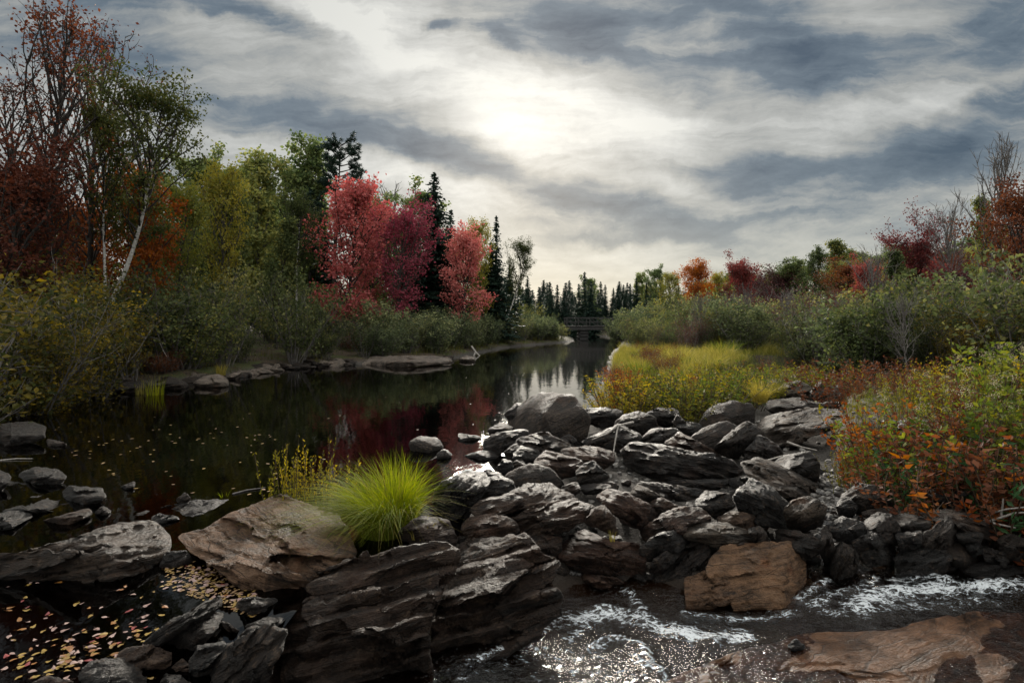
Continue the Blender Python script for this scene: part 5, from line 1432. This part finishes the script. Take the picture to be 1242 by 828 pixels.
tree('poplar', 716, 92, 334, 'poplar_tree', "lone pale green tree among the far spruces beside the bridge", var=0, wid=1.0)
tree('poplar', 793, 88, 322, 'poplar_tree', "feathery green tree above the far conifers by the orange maple", var=0)
tree('poplar', 776, 92, 330, 'poplar_tree', "tall narrow green tree left standing among the far spruces", var=1)
tree('yellow', 812, 76, 330, 'poplar_tree', "bright yellow green tree beside the round orange maple", var=0, wid=1.0)
tree('yellow', 785, 96, 345, 'poplar_tree', "yellowish tree low among the far conifers", var=0, wid=1.2)

MTUS = [tussock_mesh(301, 420, .75, .8, 'meadow', .014, .9, .30, 5), tussock_mesh(302, 420, .7, .8, 'herb', .014, .9, .30, 5)]
# --- trees on the meadow side
tree('orange', 841, 64, 313, 'maple_tree', "round orange maple above the meadow thicket", var=0, wid=1.0)
tree('yellow', 868, 68, 330, 'poplar_tree', "light green tree between the orange and the bright red maple", var=0, wid=1.0)
tree('red', 902, 54, 308, 'maple_tree', "round bright red maple above the meadow thicket", var=0, wid=1.0)
tree('purple', 946, 50, 322, 'broadleaf_tree', "dull purplish tree next to the bright red maple", var=0, wid=1.15)
tree('dull', 984, 52, 300, 'broadleaf_tree', "dark rounded tree on the skyline past the purplish tree", var=0, wid=.85)
tree('dull', 1024, 52, 292, 'broadleaf_tree', "green tree on the skyline before the umbrella shaped maple", var=1, wid=1.1)
tree('poplar', 958, 62, 314, 'poplar_tree', "distant light green tree top on the skyline", var=0, wid=1.0)
tree('dkred', 1099, 36, 260, 'maple_tree', "umbrella shaped dark red maple, widest crown on the meadow side", var=0, wid=.98)
tree('red', 1052, 34, 310, 'maple_tree', "small red maple burning through the grey thicket", var=0, wid=.75)
tree('red', 1130, 37, 312, 'maple_tree', "patchy red tree below the umbrella shaped maple", var=0, wid=.9)
tree('dull', 1090, 33, 305, 'broadleaf_tree', "dark bush like tree beneath the umbrella shaped maple", var=1, wid=1.0)
tree('bare', 1164, 33, 238, 'bare_tree', "fan shaped leafless grey tree beside the tall bare tree", var=1, wid=1.0)
tree('bare', 1192, 21, 160, 'bare_tree', "tall leafless tree with upswept twigs standing above the thicket", var=0, wid=.95)
tree('dull', 1205, 24, 238, 'broadleaf_tree', "green tree behind the trunk of the tall bare tree", var=1, wid=.6)
tree('rust', 1246, 19, 204, 'maple_tree', "rusty red brown maple at the frame edge past the bare tree", var=0, wid=.95)
tree('purple', 1165, 30, 312, 'broadleaf_tree', "dark purplish tree below the fan shaped bare tree", var=0, wid=1.1)
tree('dkred', 1222, 25, 268, 'maple_tree', "dark red maple tucked behind the rusty maple", var=1, wid=.9)
for i in range(95):
    px = rng.uniform(830, 1420)
    D = rng.uniform(44, 84)
    top = np.interp(px, [850, 960, 1060, 1200, 1400], [336, 312, 300, 284, 266]) + rng.uniform(0, 30)
    if px < 935:
        D += 24
    kd = ['dull', 'dull', 'poplar', 'purple', 'rust', 'poplar'][rng.integers(6)]
    tree(kd, px, D, top, 'broadleaf_tree', wid=1.6, label={'dull': "dark green tree on the wooded skyline behind the thicket", 'poplar': "light green tree on the wooded skyline behind the thicket", 'purple': "purplish tree on the wooded skyline behind the thicket",
         'rust': "rusty tree on the wooded skyline behind the thicket"}[kd], group='trees along the skyline behind the thicket')
# thicket on the meadow side
THK = []
for i in range(260):
    px = rng.uniform(755, 1420)
    D = rng.uniform(17, 46)
    dmin = np.interp(px, [755, 800, 930, 1050, 1200, 1420], [42, 29, 24, 17, 12.5, 10.5])
    D = dmin + rng.uniform(0, 1) ** 1.3 * 22
    x = (px - CX) / F * D
    if sdist(np.array([x]), np.array([D]), RIVER)[0] < 1.2:
        continue
    h = rng.uniform(1.1, 2.3) + 0.035 * (D - dmin) + (rng.uniform(.5, 1.5) if rng.uniform() < .22 else 0)
    kd = ['alder', 'alder', 'dshrub', 'willow', 'pshrub', 'dshrub', 'alder', 'pshrub', 'yshrub'][rng.integers(9)]
    if px > 1150 and rng.uniform() < .3:
        kd = 'yshrub'
    lab = {'yshrub': "yellow flecked bush in the thicket behind the rusty plants", 'alder': "grey green alder bush in the thicket behind the meadow", 'willow': "pale willow bush in the thicket behind the meadow",
           'pshrub': "half bare purplish grey bush in the thicket behind the meadow", 'dshrub': "dull dark bush in the thicket behind the meadow"}[kd]
    pr = PR[kd][0 if kd == 'pshrub' else rng.integers(len(PR[kd]))]
    s = h / pr['h']; wd = s * rng.uniform(.85, 1.25)
    THK.append((D - dmin, pr, lab, (x, D, gz(x, D) - .05), rng.uniform(0, 6.28), (wd, wd, s)))
THK.sort(key=lambda q: q[0])
for k, (_, pr, lab, loc, ro, sc_) in enumerate(THK[:130]):
    place(pr, 'shrub', lab, 'shrub', loc, ro, sc_, 'bushes in the thicket behind the meadow')
merged('shrubbery', [(pr, loc, ro, sc_) for _, pr, lab, loc, ro, sc_ in THK[130:]])
tree('bare', 1102, 13.6, 352, 'bare_tree', "small crooked grey tree with a bare trunk amid the thicket", var=1, wid=1.1)

for px, D, h in ((752, 62, 2.9), (762, 55, 3.2), (774, 60, 3.6), (786, 52, 3.0), (800, 48, 3.4), (768, 48, 2.6), (815, 44, 3.2), (745, 70, 2.2), (790, 42, 2.6), (835, 38, 3.1), (757, 66, 3.2)):
    x = (px - CX) / F * D
    kd = ['willow', 'alder'][int(px) % 2]
    pr = PR[kd][0]; s = h / pr['h']
    place(pr, 'shrub', "bush crowding the river end of the bridge", 'shrub', (x, D, gz(x, D) - .05), rng.uniform(0, 6.28), (s * 1.15, s * 1.15, s), 'bushes at the bridge end')
for k in range(8):
    px = rng.uniform(840, 1130); D = np.interp(px, [755, 800, 930, 1050, 1200, 1420], [42, 29, 24, 17, 12.5, 10.5]) + rng.uniform(0.5, 9)
    x = (px - CX) / F * D
    pr = PR['bare'][1]; s = rng.uniform(2.2, 4.2) / pr['h']
    place(pr, 'bare_sapling', "leafless grey sapling standing up through the thicket", 'sapling', (x, D, gz(x, D)), rng.uniform(0, 6.28), (s, s, s), 'leafless saplings in the thicket')
for k in range(34):
    px, py = rng.uniform(745, 1000), rng.uniform(428, 466)
    q = at(px, py, .3)
    if sdist(q[:1], q[1:2], RIVER)[0] < .3:
        continue
    z = gz(q[0], q[1])
    if k % 6 == 0:
        pr = PR['pshrub'][1]; s = rng.uniform(.5, .95) / pr['h']
        place(pr, 'shrub', "low rust brown bush dotted about the golden meadow", 'shrub', (q[0], q[1], z), rng.uniform(0, 6.28), (s, s, s), 'low rust bushes in the meadow')
    else:
        me_ = MTUS[k % 2]
        o = link('grass_tuft', me_, None, "yellow green grass clump standing in the golden meadow", 'grass', 'grass clumps in the meadow', loc=(q[0], q[1], z))
        s = rng.uniform(.7, 1.25); o.scale = (s * 1.2, s * 1.2, s); o.rotation_euler = (0, 0, rng.uniform(0, 6.28))
# --- plants on the near meadow bank
for px, py, kd, v_, tp, wd in [(745, 494, 'gold', 2, 462, 1.0), (757, 500, 'gold', 0, 462, 1), (742, 486, 'gold', 1, 455, 1), (770, 497, 'gold', 0, 458, 1.1), (783, 496, 'gold', 1, 460, 1), (796, 495, 'gold', 0, 455, 1.1), (810, 496, 'gold', 0, 462, 1),
        (822, 500, 'gold', 1, 458, 1.1), (836, 505, 'gold', 0, 466, 1.1), (848, 500, 'gold', 0, 452, 1.1), (860, 496, 'gold', 1, 450, 1), (872, 490, 'gold', 1, 452, 1), (884, 488, 'gold', 0, 450, 1), (897, 486, 'gold', 1, 446, 1.1), (910, 484, 'gold', 0, 444, 1.1),
        (764, 484, 'gold', 2, 446, 1), (778, 482, 'gold', 0, 446, 1), (800, 482, 'gold', 1, 444, 1), (826, 482, 'gold', 2, 446, 1), (845, 480, 'gold', 0, 440, 1), (868, 476, 'gold', 0, 440, 1), (890, 474, 'gold', 1, 438, 1), (752, 476, 'gold', 2, 440, 1),
        (815, 488, 'gold', 0, 452, 1), (790, 488, 'gold', 1, 450, 1), (925, 478, 'gold', 1, 442, 1), (938, 470, 'gold', 0, 440, 1), (752, 490, 'gold', 0, 455, 1), (832, 492, 'gold', 0, 452, 1), (855, 488, 'gold', 1, 446, 1)]:
    q = at(px, py, .12)
    z = min(gz(q[0], q[1]), .3)
    pr = PR[kd][v_]
    s = (CAM_H + (HY - tp) / F * q[1] - z) / pr['h']
    place(pr, 'wild_plant', ["yellowing leafy plant in the bed behind the boulders", "green leafy plant in the bed behind the boulders", "orange tinged plant in the bed behind the boulders"][v_], 'plant',
          (q[0], q[1], z), rng.uniform(0, 6.28), (s * wd * 1.25, s * wd * 1.25, s), 'wild plants behind the boulders')
q = at(756, 488, .2)
place(PR['rusty'][1], 'wild_plant', "single scarlet sprig standing up at the river end of the plant bed", 'plant', (q[0], q[1], .15), .5, (.6, .6, 1.25))

# the big mixed clump by the stream
def clump(px, py, zb, top, kd, v_, wd, label, group=None, name='wild_plant'):
    q = at(px, py, zb)
    pr = PR[kd][v_]
    z = gz(q[0], q[1])
    s = (CAM_H + (HY - top) / F * q[1] - z) / pr['h']
    return place(pr, name, label, 'plant', (q[0], q[1], z - .03), rng.uniform(0, 6.28), (s * wd, s * wd, s), group)
G3 = 'mixed plants on the bank above the stream'
MIX = [(1046, 556, 'rusty', 1, 515, 1.0, 0), (1060, 570, 'tall', 2, 500, .9, 1), (1085, 576, 'fern', 0, 525, 1.0, 2), (1112, 578, 'rusty', 0, 505, 1.1, 0), (1140, 585, 'tall', 2, 515, .8, 1), (1165, 588, 'rusty', 0, 505, 1.1, 0),
       (1195, 590, 'fern', 0, 520, 1.2, 2), (1220, 600, 'rusty', 1, 525, 1.2, 0), (1250, 600, 'rusty', 0, 505, 1.2, 0), (1045, 548, 'tall', 1, 470, .8, 1), (1070, 552, 'rusty', 1, 480, 1.0, 0), (1098, 556, 'tall', 0, 470, .9, 1), (1125, 560, 'rusty', 0, 475, 1.0, 0),
       (1150, 562, 'tall', 1, 455, .9, 3), (1180, 566, 'tall', 0, 450, .9, 1), (1210, 570, 'tall', 2, 470, .9, 1), (1240, 572, 'tall', 2, 455, .9, 1), (1058, 532, 'tall', 0, 455, .8, 1), (1088, 535, 'tall', 1, 448, .8, 3),
       (1118, 538, 'tall', 0, 440, .9, 1), (1148, 540, 'rusty', 0, 445, 1.1, 0), (1180, 545, 'tall', 0, 410, .9, 1), (1212, 548, 'tall', 2, 415, .9, 1), (1245, 550, 'tall', 0, 418, .9, 1), (1270, 555, 'tall', 1, 420, .9, 3), (1290, 590, 'rusty', 2, 500, 1.2, 0), (1300, 565, 'tall', 0, 430, 1, 1),
       (1165, 530, 'tall', 1, 420, .9, 3), (1200, 530, 'tall', 2, 405, .9, 1), (1235, 532, 'rusty', 0, 430, 1.1, 0), (1130, 522, 'tall', 1, 430, .9, 3), (1095, 515, 'rusty', 0, 440, 1.0, 0), (1060, 512, 'tall', 1, 440, .8, 3), (1180, 515, 'tall', 2, 405, .8, 1), (1225, 515, 'tall', 0, 400, .8, 1),
       (1260, 520, 'tall', 0, 405, .9, 1), (1140, 505, 'rusty', 0, 425, 1, 0), (1040, 500, 'rusty', 0, 430, 1.1, 0), (1070, 494, 'rusty', 0, 425, 1.2, 0), (1010, 486, 'rusty', 0, 428, 1.2, 0), (1105, 498, 'tall', 1, 425, .8, 3), (975, 470, 'tall', 1, 430, .8, 3), (1000, 476, 'tall', 1, 428, .8, 3),
       (1100, 590, 'rusty', 2, 545, 1.2, 0), (1205, 585, 'rusty', 1, 515, 1.1, 0), (1165, 575, 'tall', 2, 490, .9, 1)]
for px, py, kd, v_, tp, wd, lb in MIX:
    zb = .28
    px += 14; tp += 6
    lab = ["rust red low bush in the tangled clump above the stream", "tall green leafy plant in the tangled clump above the stream", "dark green fern clump hanging over the dark hollow below the tangled plants", "tall yellowing plant in the tangled clump above the stream"][lb]
    clump(px, py, zb, tp, kd, v_, wd, lab, G3)
clump(1027, 572, .1, 545, 'ysap', 0, .8, "tiny bright yellow sprig on the gravel under the red leaves")
clump(948, 462, .3, 436, 'rusty', 0, 1.4, "dark rust bush at the edge of the golden meadow")

# meadow grass and bank grass: too many blades to count
def grass_field(name, n, poly, hgt, mat, seed, lean=.5, wdt=.010, rmin=0.05, pick=None):
    r = np.random.default_rng(seed)
    P = np.array(poly)
    lo, hi = P.min(0), P.max(0)
    k = int(n * 2.5)
    xy = r.uniform(lo, hi, (k, 2))
    ok = (sdist(xy[:, 0], xy[:, 1], poly) < 0) & (sdist(xy[:, 0], xy[:, 1], RIVER) > rmin)
    if pick is not None:
        ok &= pick(xy, r)
    xy = xy[ok][:n]
    z = ground(xy[:, 0], xy[:, 1])
    cl = fbm(np.stack([xy[:, 0] * 1.3, xy[:, 1] * 1.3, xy[:, 0] * 0], -1), seed, 3)
    hh = hgt * (0.72 + 1.0 * cl) * r.uniform(.6, 1.15, len(xy))
    a = r.uniform(0, 6.28, len(xy))
    ln = lean * r.uniform(.2, 1, len(xy))
    tip = np.stack([ln * np.cos(a), ln * np.sin(a)], -1)
    V, Q, R, T = blades(np.concatenate([xy, z[:, None] - .02], 1), tip, np.maximum(hh, .08), wdt, r, .55, 3)
    R = np.clip(R * .6 + np.repeat(.4 * smooth(-.3, .3, cl), 8), 0, 1)
    link(name, mk_mesh(name, V, Q, LM[mat], True, {'rnd': R}), kind='stuff')
MEAD = [tuple(at(x, y, .3)[:2]) for x, y in [(744, 430), (742, 446), (750, 462), (840, 474), (930, 468), (990, 455), (960, 436), (900, 424), (800, 424), (752, 424)]]
grass_field('meadow_grass', 36000, MEAD, .55, 'meadow', 3, .95, .014)
NEARB = [tuple(at(x, y, .2)[:2]) for x, y in [(735, 500), (850, 505), (925, 478), (1000, 470), (1060, 470), (1060, 455), (930, 462), (840, 472), (745, 462)]]
grass_field('meadow_grass', 7000, NEARB, .42, 'bankgrass', 4, .5, .010)
RB = [tuple(at(x, y, .28)[:2]) for x, y in [(1010, 565), (1100, 585), (1300, 600), (1300, 470), (1060, 470), (1020, 510)]]
grass_field('bank_grass', 6500, RB, .34, 'bankgrass', 5, .6, .008)
LBK = [tuple(p) for p in LB] + [(p[0] - 4.5, p[1] + 2.0) for p in LB[::-1]]
grass_field('bank_grass', 26000, LBK, .42, 'bankgrass', 6, .5, .016, 0.25, lambda xy, r: fbm(np.stack([xy[:, 0] * .5, xy[:, 1] * .5, xy[:, 0] * 0], -1), 91, 2) > -.15)

# the bright tussock and smaller clumps
q = at(464, 648, 0.02)
o = thing('grass_tussock', "large bright yellow green grass tussock arching over the rocks", 'grass', (q[0], q[1] + .15, .02))
o.scale = (.86, .86, .92)
r1 = tussock_mesh(5, 3300, .86, .85, 'sedge', .0080, 1.25, .30, 7, (-.24, -.12))
link('blades', r1, o)
link('dry_blades', tussock_mesh(6, 330, .80, 1.0, 'straw', .006, 1.3, .30, 6, (-.1, -.1)), o)
link('flower_spikes', tussock_mesh(7, 70, .90, .6, 'meadow', .005, .7, .2, 6, (-.1, 0)), o)
clump(364, 612, 0.0, 534, 'ysap', 0, .42, "feathery yellow green sapling beside the bright tussock")
clump(388, 606, 0.0, 552, 'ysap', 0, .5, "small sprig between the sapling and the bright tussock")
def tuft(px, py, z, h, n, mat, label, sp=.6, w=.006, base=.10, droop=.55):
    q = at(px, py, z)
    link('grass_tuft', tussock_mesh(int(px), n, h, sp, mat, w, droop, base, 5), None, label, 'grass', loc=(q[0], q[1], z))
tuft(922, 486, .32, .62, 420, 'straw', "pale grass clump drooping over the dome shaped boulder", .9, .008, .14, .85)
tuft(945, 478, .25, .40, 300, 'meadow', "green grass clump behind the dome shaped boulder", .7)
tuft(700, 500, .0, .28, 160, 'straw', "dry straw coloured reeds beside the round boulder", .35, .006, .22)
tuft(726, 500, .05, .34, 160, 'straw', "second patch of dry reeds between boulder and plants", .4, .006, .2)
tuft(174, 478, .0, .5, 60, 'meadow', "bright reed tuft standing in the water by the far bank", .55, .012, .22, .4)
tuft(189, 479, .0, .62, 70, 'sedge', "twin reed tuft, taller and brighter, beside the first in the dark water", .5, .012, .22, .4)
tuft(268, 454, .2, .5, 120, 'straw', "dry orange tuft above the fallen log on the far bank", .5, .014, .15)
tuft(120, 462, .15, .6, 200, 'bankgrass', "dull grass clump hanging over the far waterline", .7, .014, .25)
tuft(272, 602, .0, .16, 14, 'sedge', "few thin blades poking out of the black water", .9, .005, .04)
tuft(512, 648, .1, .18, 60, 'straw', "wisp of dry grass by the plain grey boulder", .6)
tuft(742, 652, .05, .12, 30, 'straw', "tiny dry grass wisp above the reddish brown rock", .6, .004, .03)
tuft(1112, 590, .15, .25, 60, 'straw', "pale broken grass hanging from the bank onto the gravel", 1.0, .006, .10, .9)

# wood lying about
def stick(label, lines, r, mat='drift', name='driftwood_branch', cat='branch'):
    V, Q = tubes([(np.array([pt(*p) for p in ln]), np.linspace(r, r * .45, len(ln))) for ln in lines], 6)
    c = V.mean(0)
    link(name, mk_mesh(name, V - c, Q, BK[mat], True), None, label, cat, loc=c)
stick("bleached forked branch propped against the shadowed rock", [[(768, 512, 8.6), (758, 514, 8.5), (750, 516, 8.45), (747, 530, 8.35), (744, 549, 8.2)], [(751, 516, 8.45), (760, 521, 8.4), (772, 528, 8.3)], [(750, 516, 8.45), (738, 525, 8.5), (718, 533, 8.5)]], .020)
stick("white forked twig lying on the long purplish slab", [[(706, 543, 8.0), (714, 546, 7.95), (720, 557, 7.8), (725, 558, 7.75)], [(714, 546, 7.95), (726, 550, 7.85), (738, 556, 7.7)], [(714, 546, 7.95), (716, 540, 8.0)]], .016)
stick("thin pale stick slanting over the purplish slab", [[(657, 568, 7.4), (663, 562, 7.5), (669, 556, 7.6)]], .012)
stick("curved white root caught on the big black rock", [[(569, 601, 6.2), (572, 607, 6.15), (575, 602, 6.15), (579, 598, 6.2)]], .009)
stick("long pale pole lying under the crusty topped slab", [[(955, 536, 8.2), (972, 542, 8.0), (991, 546, 7.9)]], .018)
stick("straight pale stick along the dark slab edge", [[(928, 559, 7.6), (948, 553, 7.7), (978, 548, 7.8)]], .014)
stick("tangle of dead grey branches over the stream in the dark hollow", [[(1193, 633, 5.6), (1202, 622, 5.5), (1222, 617, 5.4), (1260, 613, 5.3)], [(1200, 632, 5.5), (1230, 622, 5.4), (1262, 620, 5.3)], [(1214, 628, 5.5), (1216, 614, 5.5), (1217, 604, 5.5)], [(1203, 634, 5.4), (1232, 640, 5.3)]], .013)
stick("fallen log lying along the far waterline by the chunky rock", [[(228, 451, 23.6), (250, 453, 23.3), (268, 455, 23.0)], [(266, 453, 23.1), (284, 447, 23.5)]], .07, name='fallen_log', cat='log')
stick("short pale stump end poking out of the far bank grass", [[(374, 422, 28), (380, 426, 27.6), (384, 432, 27.3)]], .09, name='fallen_log', cat='log')
stick("bent dead stub leaning over the water off the point", [[(572, 420, 36), (577, 427, 35.5), (583, 433, 35), (590, 436, 34.6)], [(577, 427, 35.5), (572, 436, 35)]], .07)
stick("arched dead branch in the thicket beneath the leaning birch", [[(182, 409, 19.5), (192, 411, 19.4), (198, 425, 19.2), (202, 432, 19)]], .025)
stick("long twig floating on the black water at the frame edge", [[(0, 558, 8.3), (20, 556, 8.35), (40, 556, 8.35)]], .012)
stick("slender weed stalk lying on the water near the sapling", [[(282, 599, 6.65), (300, 594, 6.8), (322, 591, 6.9)]], .012, 'twig')

# --- the bridge
br = thing('footbridge', "old dark timber bridge with a cross braced railing over the river", 'bridge', (12.1, 74, 0))
BT = BK['timber']
def boxes(lst):
    V, Q, b = [], [], 0
    for (cx, cy, cz), (sx, sy, sz), ry in lst:
        c = np.array([[x, y, z] for x in (-.5, .5) for y in (-.5, .5) for z in (-.5, .5)]) * (sx, sy, sz)
        ca, sa_ = cos(ry), sin(ry)
        c = np.stack([c[:, 0] * ca + c[:, 2] * sa_, c[:, 1], -c[:, 0] * sa_ + c[:, 2] * ca], -1) + (cx, cy, cz)
        V.append(c); Q.append(np.array([[0, 1, 3, 2], [4, 6, 7, 5], [0, 4, 5, 1], [2, 3, 7, 6], [0, 2, 6, 4], [1, 5, 7, 3]]) + b); b += 8
    return np.concatenate(V), np.concatenate(Q)
def bpart(name, lst, parent=br, mat=BT):
    return link(name, mk_mesh(name, *boxes(lst), mat, False), parent)
bpart('deck', [((-5.2 + k * .26, 0, 1.62), (.24, 3.0, .09), 0) for k in range(41)])
bpart('girder', [((0, -1.3, 1.36), (10.6, .28, .42), 0)])
bpart('girder', [((0, 1.3, 1.36), (10.6, .28, .42), 0)])
for x in (-2.9, 4.4):
    bpart('pier', [((x, 0, .05 + .20 * k), (1.0 + (k % 2) * .3, 2.6 - (k % 2) * .3, .18), 0) for k in range(-2, 6)])
for y in (-1.45, 1.45):
    rl = bpart('railing', [((0, y, 2.70), (10.5, .12, .14), 0), ((0, y, 2.15), (10.5, .08, .12), 0)])
    for k in range(8):
        bpart('post', [((-5.1 + k * 1.457, y * 1.04, 2.16), (.13, .13, 1.06), 0)], rl)
    for k in range(7):
        bpart('brace', [((-4.37 + k * 1.457, y * .96, 2.16), (.09, .07, 1.55), radians(-46))], rl)

# --- leaves afloat
r = np.random.default_rng(8)
def leaf_mesh(seed):
    q = np.random.default_rng(seed)
    n = 11
    th = np.linspace(0, 2 * pi, n, endpoint=False)
    rad = 1 + .32 * np.cos(3 * th) * q.uniform(.3, 1) + .15 * q.normal(size=n)
    V = np.stack([rad * np.cos(th), .62 * rad * np.sin(th), .10 * np.cos(2 * th + q.uniform(0, 6))], -1)
    V = np.concatenate([V, [[0, 0, 0.03]], [[-1.9, 0.1, .06]], [[-1.9, 0.16, .06]]])
    T = np.array([[i, (i + 1) % n, n] for i in range(n)] + [[n, n + 1, n + 2]])
    return mk_mesh('floating_leaf', V, T, None, False, {'rnd': np.full(len(V), q.uniform())})
def fallen_mat(nm, c1, c2):
    m, t = new_mat(nm)
    rr = t.add('ShaderNodeObjectInfo').outputs['Random']
    ii = t.add('ShaderNodeNewGeometry').outputs['Random Per Island']
    nz = t.noise(t.add('ShaderNodeTexCoord').outputs['Object'], 2.0, 3)
    c = t.mix(t.math('FRACT', t.math('ADD', t.math('ADD', rr, ii), t.math('MULTIPLY', nz, .3))), c1, c2)
    t.out(t.add('ShaderNodeBsdfPrincipled', ins={'Base Color': c, 'Roughness': .45}).outputs[0])
    return m
FL = [('yellow', fallen_mat("fallen_yellow", (0.144, 0.083, 0.014), (0.230, 0.144, 0.025)), "yellow autumn leaf floating on the dark pool", .36),
      ('orange', fallen_mat("fallen_orange", (0.158, 0.054, 0.010), (0.202, 0.086, 0.016)), "orange autumn leaf floating on the dark pool", .2),
      ('pale', fallen_mat("fallen_pale", (0.187, 0.112, 0.097), (0.274, 0.184, 0.158)), "pale pinkish leaf floating on the dark pool", .36),
      ('red', fallen_mat("fallen_red", (0.115, 0.014, 0.014), (0.173, 0.029, 0.025)), "red leaf floating on the dark pool", .08)]
LMES = []
for k in range(4):
    row = []
    for s in range(3):
        me = leaf_mesh(10 * k + s); me.materials.append(FL[k][1]); row.append(me)
    LMES.append(row)
def pool_spots(n):
    out = []
    while len(out) < n:
        z = r.uniform()
        if z < .42:
            u_, v_ = r.uniform(), r.uniform(-1, 1)
            px, py = 195 + 115 * u_, 690 + 38 * u_ + v_ * 22
        elif z < .75:
            u_ = r.normal()
            px, py = 95 + u_ * 50, 790 + r.normal() * 14 - (u_ * 12)
        else:
            px, py = r.uniform(0, 200), r.uniform(705, 828)
        q = at(px, py, .003)
        if sdist(q[:1], q[1:2], RIVER)[0] < 0.05 and 0 <= px < 330 and py > 680:
            out.append(q)
    return out
cum = np.cumsum([f[3] for f in FL])
for q in pool_spots(290):
    k = int(np.searchsorted(cum, r.uniform() * cum[-1]))
    if q[0] > -2.6 and q[1] > 4.2 and r.uniform() < .6:
        k = 2
    o = link('floating_leaf', LMES[k][r.integers(3)], None, FL[k][2], 'leaf', FL[k][0] + ' leaves floating on the pool')
    o.location = (q[0], q[1], .004 + r.uniform(0, .004))
    o.rotation_euler = (r.normal() * .08, r.normal() * .08, r.uniform(0, 6.28))
    s = r.uniform(.011, .026)
    o.scale = (s, s, s)
# the uncounted rest, small and far, in one object
pts, szs = [], []
for i in range(420):
    px = 200 + 110 * r.uniform(); py = 690 + 38 * (px - 200) / 110 + r.uniform(-1, 1) * 22
    q = at(px, py, .002)
    if sdist(q[:1], q[1:2], RIVER)[0] < 0.05:
        pts.append(q); szs.append(r.uniform(.009, .018))
for i in range(150):
    z = r.uniform()
    if z < .35:
        px, py = r.uniform(60, 420), r.uniform(480, 600)
    elif z < .6:
        px = r.uniform(90, 330); py = 545 - (px - 90) * .10 + r.normal() * 10
    else:
        px, py = r.uniform(400, 730), r.uniform(432, 540)
        if r.uniform() < .7:
            continue
    q = at(px, py, .002)
    if sdist(q[:1], q[1:2], RIVER)[0] < -.1:
        pts.append(q); szs.append(r.uniform(.018, .034))
V, T, b = [], [], 0
for q, s in zip(pts, szs):
    a = r.uniform(0, 6.28, 1)[0]
    th = np.linspace(0, 2 * pi, 7, endpoint=False)
    x, y = s * np.cos(th) * (1 + .2 * np.cos(3 * th)), .6 * s * np.sin(th)
    V.append(np.stack([q[0] + x * cos(a) - y * sin(a), q[1] + x * sin(a) + y * cos(a), np.full(7, .003) + r.uniform(0, .004)], -1))
    T += [[b + 0, b + i, b + i + 1] for i in range(1, 6)]; b += 7
link('fallen_leaves', mk_mesh('fallen_leaves', np.concatenate(V), np.array(T), fallen_mat("fallen_mixed", (0.180, 0.108, 0.065), (0.230, 0.144, 0.036)), False), kind='stuff')

# loose gravel on the bank of the stream
pts = []
rg = np.random.default_rng(12)
V, T, b = [], [], 0
cube = np.array([[x, y, z] for x in (-1, 1) for y in (-1, 1) for z in (-1, 1)], float) * .6
oct_ = np.concatenate([cube, np.eye(3) * 1.0, -np.eye(3) * 1.0])
tri = np.array([[8, 4, 5], [8, 5, 7], [8, 7, 6], [8, 6, 4], [11, 1, 0], [11, 3, 1], [11, 2, 3], [11, 0, 2], [9, 2, 6], [9, 6, 7], [9, 7, 3], [9, 3, 2], [12, 0, 4], [12, 4, 5][::-1], [12, 5, 1][::-1], [12, 1, 0][::-1], [10, 1, 5], [10, 5, 7], [10, 7, 3], [10, 3, 1], [13, 0, 4][::-1], [13, 4, 6][::-1], [13, 6, 2][::-1], [13, 2, 0][::-1]])
for i in range(2600):
    z = rg.uniform()
    px, py = (rg.uniform(985, 1150), rg.uniform(560, 640)) if z < .5 else (rg.uniform(560, 1242), rg.uniform(500, 690))
    q = at(px, py, rock_level(px, py))
    g = gz(q[0], q[1])
    if g < ST_Z - .08:
        continue
    s = rg.uniform(.012, .045) * (q[1] / 6)
    R_ = np.linalg.qr(rg.normal(size=(3, 3)))[0]
    V.append(oct_ * rg.uniform(.6, 1.15, (14, 1)) @ R_ * s * (1, 1, .7) + (q[0], q[1], g + s * .3)); T.append(tri + b); b += 14
m, t = new_mat("loose_gravel")
isl = t.add('ShaderNodeNewGeometry').outputs['Random Per Island']
c = t.ramp(isl, [(0, (.03, .028, .028)), (.6, (.085, .075, .068)), (1, (.17, .155, .14))])
t.out(t.add('ShaderNodeBsdfPrincipled', ins={'Base Color': c, 'Roughness': .7}).outputs[0])
link('gravel', mk_mesh('gravel', np.concatenate(V), np.concatenate(T), m, False), kind='stuff')
